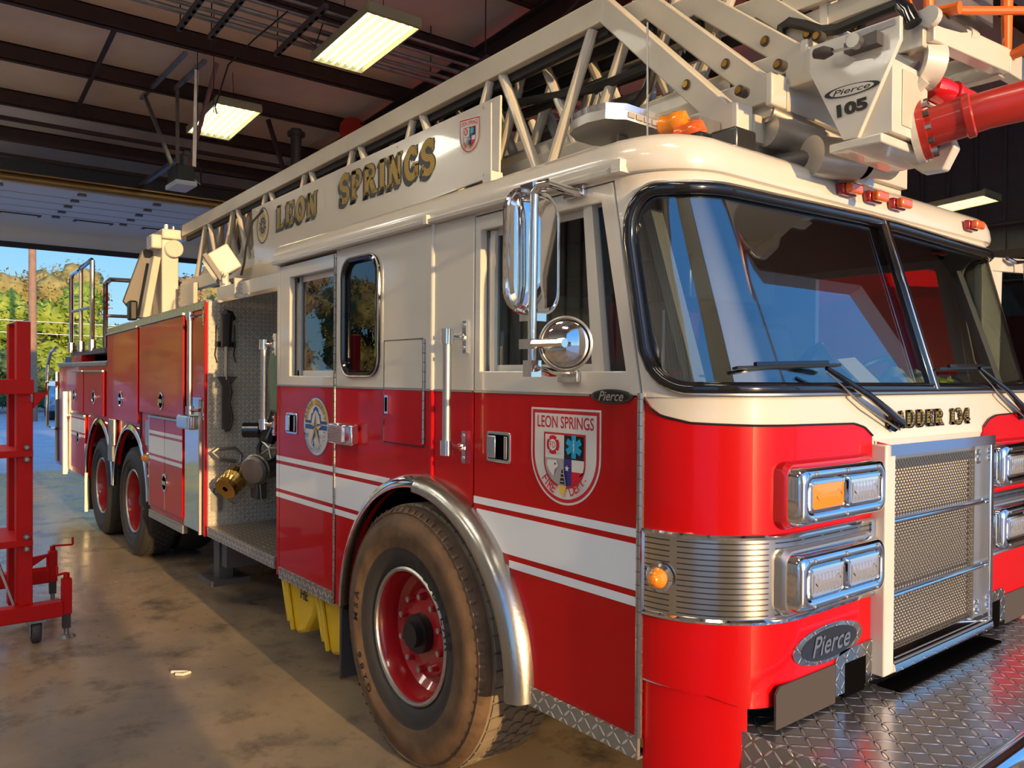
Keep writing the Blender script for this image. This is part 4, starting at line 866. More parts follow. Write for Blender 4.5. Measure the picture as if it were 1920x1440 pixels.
def paddle(x0, x1, z0, z1, parent):
    b = MB(); b.prism(rrect(x0, x1, z0, z1, .012), 1, -.006, .0, 'chrome'); o = b.build('door_handle', parent, .003)
    b = MB(); b.prism(rrect(x0 + .012, x1 - .012, z0 + .012, z1 - .012, .008), 1, -.0085, -.006, 'void'); b.build('recess', o)
    w = x1 - x0; b = MB(); b.box(x0 + .018, x0 + w * .46, -.018, -.008, z0 + .016, z1 - .016, 'chrome'); b.build('lever', o, .004); b = MB(); b.box(x1 - w * .22, x1 - .014, -.012, -.008, z0 + .016, z1 - .016, 'satin'); b.build('catch', o, .002)
paddle(-.800, -.652, 1.352, 1.470, fdoor); paddle(-2.735, -2.585, 1.345, 1.465, rdoor)
b = MB(); b.prism(rrect(-1.603, -1.262, 1.375, 1.84, .01), 1, -.0025, 0, 'red_paint'); b.prism([(-1.603, 1.626), (-1.262, 1.626), (-1.262, 1.84), (-1.603, 1.84)], 1, -.003, 0, 'white_paint'); cd_ = b.build('small_door', T)
b = MB(); b.tube([(-1.606, -.003, 1.372), (-1.606, -.003, 1.843), (-1.27, -.003, 1.843)], .0025, 'galv_dark', 4); b.tube([(-1.606, -.003, 1.372), (-1.26, -.003, 1.372)], .0025, 'black', 4); b.build('door_gap', cd_)
b = MB(); b.box(-1.588, -1.556, -.012, -.002, 1.505, 1.59, 'chrome'); b.box(-1.58, -1.564, -.014, -.01, 1.515, 1.58, 'void'); b.build('latch', cd_)
b = MB(); b.prism([(-2.09, 1.335), (-1.845, 1.335), (-1.845, 1.44), (-2.09, 1.44)], 1, -.055, 0, 'chrome'); bx = b.build('side_flasher', T, .012)
b = MB(); b.prism(rrect(-2.075, -1.915, 1.347, 1.428, .01), 1, -.062, -.055, 'lens')
for k in range(8): b.box(-2.07, -1.92, -.0635, -.061, 1.352 + k * .009, 1.356 + k * .009, 'satin')
b.build('lens', bx)
# ------------------------------------------------------------ mirrors
def mP(px, py, y): p = on(1, y, px, py); return p
my = -.30
b = MB(); arm = [on(1, -.02, 1085, 362), on(1, -.12, 1058, 354), on(1, my, 1028, 343), on(1, my, 1012, 346), on(1, my, 1002, 362), on(1, my, 1000, 470), on(1, my, 998, 600), on(1, my, 998, 680), on(1, my, 1004, 692), on(1, -.2, 1030, 698), on(1, -.02, 1062, 700)]
b.tube(arm, .014, 'chrome', 12); mir = b.build('mirror', T)
def flatmirror():
    o = on(1, my, 1000, 474); o = o + (o - CAM_P).normalized() * .075; ex = on(1, my - .015, 1050, 478) - o; ez = V(0, 0, 1); u = V(.12, -.99, 0); u.normalize(); hw = .115; hz = .188
    n_ = u.cross(ez)
    if n_.x < 0: n_ = -n_
    P = lambda a, c, d: o + u * a + ez * c + n_ * d
    rr = rrect(-hw, hw, -hz, hz, .07); b = MB(); sc = lambda k, k2, d: [P(a * k, c * k2, d) for a, c in rr]
    b.loft([sc(1, 1, -.02), sc(1, 1, .0), sc(.86, .92, .012), sc(.0, .55, .03)], 'chrome', cap=True); b.build('flat_mirror_case', mir, sharp=12)
    b = MB(); b.tube([P(a, c, -.002) for a, c in rr], .009, 'chrome', 8, loop=True); b.build('mirror_rim', mir)
    b = MB(); b.poly(sc(.9, .95, -.0215), 'mirror'); b.build('mirror_glass', mir)
    b = MB()
    for z in (-hz - .015, hz + .012): b.box(o.x - .03, o.x + .03, o.y - .03, o.y + .03, o.z + z - .012, o.z + z + .012, 'chrome')
    b.build('clamp', mir)
flatmirror()
o = on(1, my + .05, 1061, 645); ax_ = (CAM_P - o); ax_.z = 0; ax_ = V(.55, -.83, 0).normalized()
b = MB(); b.lathe([(0, .024), (.03, .022), (.055, .015), (.07, .008), (.078, .0), (.078, -.01)], o, ax_, 'chrome', 40); b.lathe([(.074, -.012), (.082, -.004), (.084, .006), (.078, .012)], o, ax_, 'satin', 32); b.build('round_mirror', mir)
b = MB(); p = on(1, my - .0, 998, 645); b.bar(p + V(-.045, -.005, 0), p + V(.02, -.005, 0), .022, .03, 'chrome'); b.tube([p + V(.02, -.01, 0), o + ax_ * .07 + V(-.05, 0, 0), o + ax_ * .07 + V(.02, 0, 0)], .014, 'chrome', 8); b.box(p.x - .02, p.x + .02, p.y - .02, p.y + .02, p.z - .1, p.z - .05, 'chrome'); b.build('mirror_bracket', mir)
for q, dz_ in ((on(1, 0, 1082, 362), 0), (on(1, 0, 1070, 706), 0)):
    b = MB(); b.box(q.x - .05, q.x + .05, -.02, 0, q.z - .02, q.z + .02, 'chrome'); b.build('mirror_foot', mir, .004)
# ------------------------------------------------------------ door shield
def ell(cx, cz, rx, rz, n=32): return [(cx + rx * cos(2 * pi * q / n), cz + rz * sin(2 * pi * q / n)) for q in range(n)]
def shield_emblem(P, parent, name='shield_emblem'):
    b = MB(); L = [0]
    def sh(k, m, d):
        c, w, top, mid = .5, .5 - k, 1 - k * 1.0, .52; P_ = [(c - w, top), (c + w, top)] + [(c + w * cos(-pi * q / 24), mid + (mid - k * 1.05) * sin(-pi * q / 24)) for q in range(25)]
        b.poly([P(u, v, d) for u, v in P_], m)
    d = [.001]
    def add(pts, m): d[0] += .00025; b.poly([P(u, v, d[0]) for u, v in pts], m)
    def txt(t, sz, u0, v0, m, sx_=1.0, rot=0, bold=0.0):
        d[0] += .00025; dd = d[0]; c_, s_ = cos(rot), sin(rot)
        b.flat(text2d(t, sz, bold=bold), lambda u, v: P(u0 + (u * sx_ * c_ - v * s_), v0 + (u * sx_ * s_ + v * c_), dd), m)
    sh(0, 'decal_white', .001); sh(.022, 'decal_red', .0013); sh(.058, 'decal_white', .0016); d[0] = .0018
    txt('LEON SPRINGS', .175, .5, .795, 'decal_red', .70, bold=.012)
    w = .30; ins = lambda k: [(.5 - w + k, .745 - k), (.5 + w - k, .745 - k), (.5 + w - k, .50)] + [(.5 + (w - k) * cos(-pi * q / 20), .44 + (.27 - k) * sin(-pi * q / 20)) for q in range(21)] + [(.5 - w + k, .5)]
    add(ins(0), 'decal_red'); k = .022; add(ins(k), 'decal_white')
    x0, x1, zt_, zm = .5 - w + k, .5 + w - k, .745 - k, .478; R_ = (w - k)
    add([(.5, zt_), (x1, zt_), (x1, zm), (.5, zm)], 'decal_black')
    q1 = [(x0, zm), (.5, zm)] + [(.5 + R_ * cos(a), .44 + (.27 - k) * sin(a)) for a in [-pi / 2 - pi / 2 * q / 12 for q in range(13)]]; add(q1, 'decal_grey')
    q2 = [(.5, zm), (.61, zm), (.61, .44 - (.27 - k) * .93), (.5, .44 - .27 + k)]; add(q2, 'decal_navy')
    q3 = [(.61, .355), (x1 - .004, .355)] + [(.5 + R_ * cos(a), .44 + (.27 - k) * sin(a)) for a in [-.32 - .85 * q / 8 for q in range(9)]] + [(.61, .20)]; add(q3, 'decal_red')
    add(ell(.34, .615, .092, .10), 'decal_red')
    for a in (45, 135, 225, 315):
        c_, s_ = cos(radians(a)), sin(radians(a)); add([(.34 + .066 * c_, .615 + .072 * s_), (.34 + .11 * c_ + .022 * s_, .615 + .12 * s_ - .022 * c_), (.34 + .11 * c_ - .022 * s_, .615 + .12 * s_ + .022 * c_)], 'decal_white')
    add(ell(.34, .615, .055, .06), 'decal_white'); txt('FD', .09, .34, .585, 'decal_red', .8)
    for a in (0, 60, 120):
        c_, s_ = cos(radians(a + 90)), sin(radians(a + 90)); W_, H_ = .032, .118; add([(.645 + (p * -s_ * W_ + q * c_ * H_) * .95, .612 + (p * c_ * W_ + q * s_ * H_)) for p, q in ((-1, -1), (1, -1), (1, 1), (-1, 1))], 'decal_cyan')
    add([(.641, .55), (.649, .55), (.649, .68), (.641, .68)], 'decal_white'); txt('S', .10, .645, .575, 'decal_white', .6)
    add([(.27, .455), (.40, .46), (.43, .40), (.38, .36), (.36, .29), (.31, .33), (.26, .40)], 'decal_white')
    star = lambda cx, cz, r, n=5, ri=.42: [(cx + (r if q % 2 == 0 else r * ri) * sin(pi * q / n) * 1.0, cz + (r if q % 2 == 0 else r * ri) * cos(pi * q / n)) for q in range(2 * n)]
    add(star(.555, .385, .036), 'decal_white'); add(star(.385, .42, .018), 'decal_black')
    add([(.475, .385), (.505, .385), (.545, .21), (.44, .21)], 'decal_grey'); add([(.482, .37), (.498, .37), (.53, .22), (.455, .22)], 'decal_black')
    for z in (.24, .28, .32): add([(.465, z), (.515, z), (.515, z + .012), (.465, z + .012)], 'decal_grey')
    add([(.43, .205), (.555, .205), (.545, .17), (.535, .17), (.525, .105), (.46, .105), (.45, .17), (.44, .17)], 'gold_flat')
    for t, a0 in (('FIRE', 232), ('DEPT.', 313)):
        n = len(t)
        for j, ch in enumerate(t):
            a = radians(a0 + (j - (n - 1) / 2) * 9.6); txt(ch, .15, .5 + .375 * cos(a), .455 + .365 * sin(a), 'decal_red', .8, a + pi / 2, .01)
    return b.build(name, parent)
SHP = lambda u, v, d: V(-.534 + .357 * u, -d, 1.237 + .334 * v)
shield_emblem(SHP, fdoor)
# round county emblem on the rear door
def county(parent):
    cx, cz, R_ = -2.341, 1.403, .161; d = [.001]; b = MB()
    def add(pts, m): d[0] += .0003; b.poly([V(cx + u * R_, -d[0], cz + v * R_) for u, v in pts], m)
    add(ell(0, 0, 1, 1, 48), 'decal_blue'); add(ell(0, 0, .96, .96, 48), 'decal_white')
    add(arc(0, .15, .90, radians(-2), radians(182), 30, .76), 'gold_flat'); add(arc(0, .12, .64, 0, pi, 24, .58), 'decal_white')
    add([(-.84, .1), (.84, .1), (.84, .2), (-.84, .2)], 'decal_blue'); add([(-.84, -.1), (.84, -.1), (.84, .06), (-.84, .06)], 'decal_blue'); add([(-.62, .12), (-.4, .2), (-.36, .42), (-.22, .46), (-.18, .6), (0, .68), (.18, .6), (.22, .46), (.36, .42), (.4, .2), (.62, .12)], 'decal_blue')
    add([(-.34, .1), (-.26, .36), (-.1, .5), (0, .56), (.1, .5), (.26, .36), (.34, .1)], 'decal_white')
    tips = [(0, .5), (.5, .08), (.34, -.62), (-.34, -.62), (-.5, .08)]; inn = [(.12, .1), (.18, -.12), (0, -.26), (-.18, -.12), (-.12, .1)]
    for q in range(5):
        add([(0, 0), inn[q - 1], tips[q]], 'decal_blue'); add([(0, 0), tips[q], inn[q]], 'gold_flat')
    def txt(t, sz, u0, v0, m, rot=0, bold=.0, sx_=.85):
        d[0] += .0003; dd = d[0]; c_, s_ = cos(rot), sin(rot); b.flat(text2d(t, sz, bold=bold), lambda u, v: V(cx + R_ * (u0 + u * sx_ * c_ - v * s_), -dd, cz + R_ * (v0 + u * sx_ * s_ + v * c_)), m)
    t = 'BEXAR COUNTY'
    for j, ch in enumerate(t): a = radians(90 - (j - (len(t) - 1) / 2) * 13.5); txt(ch, .26, .70 * cos(a), .12 + .62 * sin(a), 'decal_blue', a - pi / 2, .01)
    t = 'EMERGENCY SERVICES'
    for j, ch in enumerate(t): a = radians(270 + (j - (len(t) - 1) / 2) * 9.3); txt(ch, .2, .88 * cos(a), .88 * sin(a), 'decal_blue', a + pi / 2, .01)
    txt('DIST', .17, -.5, -.36, 'decal_blue'); txt('NO', .17, .5, -.36, 'decal_blue'); txt('4', .36, 0, -.72, 'decal_blue', 0, .02); b.build('round_emblem', parent)
county(rdoor)
# ------------------------------------------------------------ rear body
def btop(x): return 2.205 + .023 * (x + 4.15)
BARC = lambda cx, a0, a1, n=16, r=.615: [(cx + r * cos(a0 + (a1 - a0) * q / n), .56 + r * sin(a0 + (a1 - a0) * q / n)) for q in range(n + 1)]
for y0, y1, nm in ((0.0, .03, 'body_side'), (CW - .03, CW, 'body_side')):
    b = MB(); P = [(-4.15, .524), (-4.15, btop(-4.15)), (-7.22, btop(-7.22)), (-7.22, .95)] + [(x, z) for x, z in BARC(-7.58, radians(54), radians(38), 3)] + [(-6.94, .78)] + [(x, z) for x, z in BARC(-6.28, radians(158), radians(2), 16)] + [(-5.64, .524)]
    b.prism(P, 1, y0, y1, 'red_paint'); P = [(-7.225, .96), (-7.225, 1.80), (-9.95, 1.775), (-9.95, .52), (-8.22, .52)] + BARC(-7.58, radians(178), radians(58), 14)
    b.prism(P, 1, y0, y1, 'red_paint'); b.build(nm, T)
b = MB(); b.box(-7.2, -4.17, .6, 1.85, 1.9, 2.12, 'dark'); b.box(-9.9, -7.2, .03, CW - .03, 1.70, 1.76, 'dark'); b.box(-9.95, -9.93, .03, CW - .03, .55, 1.75, 'dark_red_shaded'); b.box(-7.24, -7.21, .03, CW - .03, 1.2, btop(-7.2), 'dark_red_shaded'); b.box(-7.2, -4.2, .03, .62, 1.25, 1.27, 'void'); b.box(-5.6, -4.2, .03, CW - .03, .6, .64, 'void'); b.build('body_frame', T)
b = MB(); b.loft([[V(x, y, btop(x) + z) for y, z in ((-.012, -.05), (-.012, .0), (.0, .012), (CW, .012), (CW + .012, 0), (CW + .012, -.05), (CW, -.01), (.0, -.01))] for x in (-4.15, -7.24)], 'diamond_xy'); b.build('body_top', T)
b = MB(); b.loft([[V(x, y, z) for y, z in ((-.015, 1.765), (-.015, 1.80), (.0, 1.815), (CW, 1.815), (CW + .015, 1.80), (CW + .015, 1.765))] for x in (-7.24, -9.96)], 'galv'); b.build('rear_deck', T)
# cabinet doors with ring latches
def bdoor(x0, x1, z0, z1, latch=None, m='red_paint', rim=True, white=None):
    b = MB(); b.prism([(x0, z0), (x1, z0), (x1, z1 + .023 * (x1 - x0) if z1 > 2 else z1), (x0, z1)], 1, -.022, -.0, m); d = b.build('cabinet_door', T, .004)
    if rim:
        b = MB(); zz = z1 + .023 * (x1 - x0) if z1 > 2 else z1; b.bar((x0, -.026, z1 + .008), (x1, -.026, zz + .008), .016, .02, 'satin', (0, 1, 0)); b.build('drip_rail', d)
    for lx, lz in (latch or []):
        b = MB(); b.loft([[V(lx + .075 * k * cos(a), -.022 - y, lz + .075 * k * sin(a) * 1.0) for a in [2 * pi * q / 24 for q in range(24)]] for k, y in ((1, 0), (1, .006), (.86, .009), (.8, .003))], 'chrome'); r_ = b.build('ring_latch', d)
        b = MB(); b.lathe([(0, .004), (.055, .004), (.058, 0)], (lx, -.023, lz), (0, -1, 0), 'void', 18); b.box(lx - .045, lx + .045, -.034, -.026, lz - .016, lz + .016, 'chrome'); b.build('latch_bar', r_)
    return d
bdoor(-5.93, -4.62, 1.345, 2.10, [(-5.24, 1.46)]); bdoor(-7.18, -5.99, 1.235, 2.065, [(-6.62, 1.44)])
dl = bdoor(-5.60, -4.66, .575, 1.315, [(-5.13, .80)])
bdoor(-8.32, -7.35, 1.24, 1.70, [(-7.80, 1.43)]); bdoor(-9.06, -8.38, 1.24, 1.70, [(-8.85, 1.43)]); bdoor(-9.05, -8.26, .58, 1.20, [(-8.62, .95)])
b = MB(); b.box(-5.965, -5.94, -.01, 0, 1.1, 2.07, 'black'); b.build('door_frame', T); b = MB(); b.box(-5.62, -5.602, -.02, .0, .56, 1.33, 'chrome'); b.build('door_frame', T); b = MB(); b.box(-5.78, -5.64, -.008, .0, 1.06, 1.28, 'satin'); b.build('step_plate', T); b = MB(); b.box(-4.645, -4.62, -.03, 0, 1.33, 2.12, 'red_paint'); b.build('door_frame', T)
for z0, z1 in ((1.178, 1.206), (1.012, 1.158), (.962, .991)):
    for x0, x1, y in ((-5.598, -4.662, -.0235), (-9.048, -8.262, -.0235)):
        b = MB(); b.box(x0, x1, y, y + .002, z0, z1, 'tape'); b.build('stripe', T)
b = MB(); b.box(-5.135, -5.13, -.0245, -.02, .58, 1.31, 'galv_dark'); b.build('door_gap', dl)
b = MB(); b.box(-4.64, -4.24, -.012, 0, .53, 1.51, 'chrome'); b.build('scuff_panel', T); b = MB(); b.box(-5.62, -4.66, -.02, .02, .46, .522, 'diamond_xz'); b.build('tread_strip', T); b = MB(); b.box(-9.1, -8.25, -.02, .02, .5, .53, 'satin'); b.build('tread_strip', T)
b = MB(); b.box(-4.245, -4.225, -.03, 0, .52, 1.5, 'satin'); b.box(-4.172, -4.148, -.016, .012, .52, 2.2, 'red_paint'); b.build('corner_trim', T)
grab(-4.30, 1.42, 2.10, .10, -.075, r=.020)
b = MB(); b.prism(rrect(-4.62, -4.30, 1.275, 1.38, .015), 1, -.075, -.0, 'chrome'); f_ = b.build('side_flasher', T, .012); b = MB(); b.box(-4.60, -4.36, -.082, -.075, 1.29, 1.365, 'lens'); b.build('lens', f_)
p = V(-5.70, -.03, .955); b = MB(); b.lathe([(.05, 0), (.05, .012), (.04, .02)], (-5.70, -.0, .955), (0, -1, 0), 'chrome', 20); mk = b.build('side_marker', T); b = MB(); b.lathe([(0, .06), (.02, .055), (.034, .035), (.038, .012)], (-5.70, -.0, .955), (0, -1, 0), 'amber', 20); b.build('lens', mk)
b = MB()
for s_ in (0, 1): b.cyl((-6.93 + .10 * s_, -.03, .98), (-6.93 + .10 * s_, -.03, 1.24), .03, 'satin', 12)
b.box(-7.02, -6.84, -.05, 0, .82, .98, 'galv'); b.build('fuel_guard', T, .006)
b = MB(); b.box(-9.46, -9.38, -.055, -.03, .45, 1.46, 'white_paint'); b.box(-9.38, -9.365, -.05, 0, .45, 1.46, 'satin'); b.build('corner_post', T)
b = MB(); b.tube([(-9.62, -.09, 2.0), (-9.95, -.1, 1.95), (-10.16, -.1, 1.80), (-10.2, -.1, 1.6), (-10.2, -.1, 1.0), (-10.15, -.06, .97), (-10.0, -.03, .97)], .02, 'chrome', 10); b.bar((-10.2, -.1, 1.55), (-9.95, -.03, 1.55), .04, .06, 'chrome'); b.build('rear_grab_rail', T)
b = MB(); b.box(-10.12, -9.96, .0, CW, .55, 1.7, 'dark'); b.box(-10.15, -10.10, -.02, .05, .55, 1.7, 'satin'); b.box(-10.5, -9.96, .05, CW - .05, .48, .56, 'diamond_xy'); b.build('rear_step', T)
# guard rails on the rear platform
def pt(px, py, y): return on(1, y, px, py)
b = MB(); b.prism([(-9.9, .12), (-7.5, .02), (-7.35, .7), (-9.7, .9)], 2, 1.90, 1.955, 'galv_dark'); pl = b.build('platform', T)
b = MB(); b.box(-9.3, -8.6, .2, .9, 1.815, 1.90, 'void'); b.box(-9.5, -8.9, .06, .3, 1.815, 1.90, 'red_lens'); b.build('platform_support', T)
g0, g1, g2, g3 = pt(134, 522, .05), pt(152, 508, .05), pt(173, 490, .05), pt(198, 532, .12)
b = MB(); b.tube([V(g0.x, .05, 1.95), g0, g0 + V(.03, 0, .04), g1 + V(0, 0, .03), g2 + V(-.04, 0, .02), g2, V(g2.x, .05, 1.93)], .026, 'chrome', 8); b.tube([V(g1.x, .05, 1.95), g1 + V(0, 0, .03)], .022, 'satin', 8)
m0, m2 = pt(134, 585, .05), pt(173, 575, .05); b.tube([m0, m2], .018, 'satin', 8)
for q in (g0, g1, g2): b.cyl((q.x, .05, 1.94), (q.x, .05, 2.06), .04, 'satin', 10); 
b.build('guard_rail', T)
b = MB(); e = V(-7.7, 1.7, g3.z + .05); b.tube([V(g3.x, .12, 1.93), g3, g3 + V(0, .05, .05), e], .026, 'chrome', 8); b.tube([pt(198, 592, .12), V(-7.7, 1.7, pt(198, 592, .12).z)], .018, 'satin', 8); b.build('guard_rail', T)
# ------------------------------------------------------------ pump bay between cab and body
b = MB(); b.box(-4.16, -4.13, .0, .56, .56, 2.205, 'diamond_yz'); pp = b.build('pump_panel', T, .004)
b = MB(); b.box(-4.13, -2.9, .56, .58, .62, 1.70, 'dark'); b.box(-4.13, -2.9, .555, .575, 1.70, 2.20, 'diamond_xz')
b.box(-4.05, -3.2, .548, .556, 1.75, 2.13, 'void')
for k in range(14): b.box(-4.05 + k * .065, -4.04 + k * .065, .540, .549, 1.75, 2.13, 'satin')
for k in range(7): b.box(-4.05, -3.2, .538, .548, 1.75 + k * .063, 1.762 + k * .063, 'satin')
for z in (.72, .86, 1.0, 1.15, 1.3, 1.45): b.cyl((-3.98, .56, z), (-3.98, .545, z), .012, 'satin', 8); b.cyl((-4.08, .56, z), (-4.08, .548, z), .006, 'satin', 6)
b.build('side_panel', T)
b = MB(); b.box(-4.02, -3.94, .545, .56, 1.58, 1.68, 'galv'); b.box(-4.0, -3.96, .54, .55, 1.6, 1.66, 'black'); b.box(-3.9, -3.78, .548, .56, .78, .9, 'paper'); b.build('gauge', T)
b = MB(); b.tube([(-3.75, .38, 1.85), (-3.6, .3, 1.7), (-3.5, .28, 1.45), (-3.55, .35, 1.3)], .07, 'green_hose', 10); b.build('suction_hose', T)
b = MB(); b.box(-4.09, -2.89, .0, .58, .575, .60, 'diamond_step'); b.box(-4.09, -2.89, -.012, .0, .53, .602, 'diamond_xz'); b.box(-4.102, -4.09, -.012, .4, .53, .602, 'diamond_yz'); b.build('side_step', T)
b = MB(); b.box(-4.10, -2.89, .05, .6, 2.19, 2.215, 'chrome'); b.box(-4.10, -2.89, .05, .06, 2.215, 2.30, 'white_paint'); b.box(-3.75, -2.89, .062, .07, 2.24, 2.30, 'black'); b.box(-3.62, -3.6, .0, .6, 2.19, 2.32, 'diamond_yz'); b.build('hose_shelf', T)
b = MB(); 
for k, (x, m) in enumerate(((-3.42, 'dark_red_shaded'), (-3.30, 'leather'), (-3.18, 'decal_red'))): b.cyl((x, .12, 2.26), (x, .5, 2.26), .05, m, 12)
b.build('hose_bundle', T)
b = MB(); b.loft([[V(x, y, z) for y, z in ((.42, 2.33), (.40, 2.36), (.40, 2.50), (.44, 2.53), (.62, 2.53), (.62, 2.33))] for x in (-4.75, -1.0)], 'ladder_paint'); b.build('torque_box', T)
# gated intake valve
b = MB(); Vc = V(-3.92, .30, 1.0)
b.lathe([(.0, -.1), (.085, -.1), (.085, .02), (.105, .04), (.105, .1), (.0, .1)], Vc, (.5, -.8, -.2), 'galv', 20); b.tube([Vc, Vc + V(-.1, .1, .0), Vc + V(-.2, .22, 0)], .08, 'galv', 14); vv = b.build('intake_valve', T, sharp=40)
b = MB(); b.lathe([(.02, .16), (.078, .16), (.085, .13), (.07, .12), (.085, .09), (.07, .08), (.088, .05), (.088, .0), (.0, .0)], V(-3.99, .17, .96), (.45, -.75, -.5), 'brass', 24); b.lathe([(0, .13), (.07, .135), (.072, .155)], V(-3.99, .17, .96), (.45, -.75, -.5), 'void', 20); b.build('brass_cap', vv, sharp=30)
b = MB(); b.lathe([(.0, .0), (.095, .0), (.10, .02), (.10, .06), (.085, .08), (.0, .085)], V(-3.76, .23, 1.03), (.55, -.8, -.15), 'galv', 24); b.lathe([(.1, .02), (.108, .03), (.1, .04)], V(-3.76, .23, 1.03), (.55, -.8, -.15), 'steel', 24); b.build('blind_cap', vv, sharp=30)
b = MB(); b.lathe([(.09 + .016 * cos(q), .016 * sin(q)) for q in [2 * pi * k / 8 for k in range(9)]], V(-3.82, .33, 1.16), (.5, -.8, .25), 'black', 26)
for a in range(5): d = V(.84, .54, 0) * cos(a * 1.257) + V(-.1, .15, .98) * sin(a * 1.257); b.tube([V(-3.82, .33, 1.16), V(-3.82, .33, 1.16) + d * .09], .010, 'satin', 6)
b.build('hand_wheel', vv)
b = MB(); q = [on(0, -4.05, *p) for p in ((442, 865), (412, 862), (398, 848), (408, 842), (440, 840), (452, 852), (450, 865))]; b.tube(q, .014, 'galv', 8); b.build('handle', vv)
b = MB(); b.box(-3.95, -3.83, .24, .32, .80, .92, 'galv_dark'); b.build('valve_base', vv, .01)
b = MB(); q = [on(0, -3.8, *p) for p in ((488, 910), (490, 935), (500, 945), (518, 940))]; b.tube(q, .006, 'satin', 6); b.tube([on(0, -4.08, *p) for p in ((420, 915), (424, 935), (440, 945))], .004, 'brass', 5); b.build('chain', vv)
b = MB(); b.lathe([(0, .0), (.055, .0), (.06, .03), (.04, .08), (.045, .16), (.05, .2), (0, .2)], (-3.35, .12, 1.25), (.25, .3, 1), 'black_gloss', 18); b.lathe([(0, 0), (.05, 0), (.05, .1), (0, .1)], (-3.42, .1, 1.32), (-.5, -.8, 0), 'black_gloss', 16); b.build('nozzle', T)
b = MB(); b.prism(rrect(.02, .105, .70, .83, .01), 0, -4.13, -4.12, 'galv'); b.tube([(-4.12, .04, .83), (-4.12, .04, .86), (-4.12, .085, .86), (-4.12, .085, .83)], .005, 'black', 6); b.build('tag_plate', pp)
g = grab(-2.97, 1.385, 1.86, .065, -.045, r=.019); 
b = MB(); b.box(-4.12, -4.02, .10, .45, .30, .5, 'galv_dark'); b.box(-4.4, -4.1, .02, .3, .16, .2, 'galv_dark'); b.box(-4.3, -4.18, .1, .2, .2, .55, 'galv_dark'); b.build('stabilizer_foot', T)
# floodlight on a telescoping pole
fb = V(-4.42, .22, 2.21)
b = MB(); b.cyl(fb, fb + V(0, 0, .17), .045, 'white_paint', 16, .04); b.cyl(fb + V(0, 0, .17), fb + V(0, 0, .30), .025, 'white_paint', 12); fl = b.build('floodlight_pole', T)
b = MB(); c = fb + V(.03, -.03, .2)
for a in range(4): d = V(cos(a * 1.57 + .4), 0, sin(a * 1.57 + .4)) * .055; b.bar(c - d * .1, c + d, .022, .02, 'white_paint', (0, 1, 0))
b.build('star_knob', fl)
n_ = V(-.22, -.80, -.55).normalized(); e1 = V(.96, -.27, 0); e1 = (e1 - n_ * e1.dot(n_)).normalized(); e2 = n_.cross(e1); R_ = Matrix((e1, n_, e2)).transposed(); c = fb + V(-.10, .02, .335)
b = MB(); b.box(c.x - .125, c.x + .125, c.y - .085, c.y + .085, c.z - .10, c.z + .10, 'white_paint', R_, c); hd = b.build('floodlight_head', fl, .012)
b = MB(); 
def rb(x0, x1, y0, y1, z0, z1, m): b.box(c.x + x0, c.x + x1, c.y + y0, c.y + y1, c.z + z0, c.z + z1, m, R_, c)
rb(-.137, .137, .085, .115, -.11, .11, 'galv_dark'); rb(-.115, .115, .115, .122, -.09, .09, 'lens'); b.build('lamp_face', hd)
b = MB(); b.tube([c + V(.1, .1, -.1), c + V(.16, .1, -.02), c + V(.2, .1, .1), c + V(.2, .15, .3), c + V(.28, .2, .38)], .01, 'hose', 6); b.build('power_cord', hd)
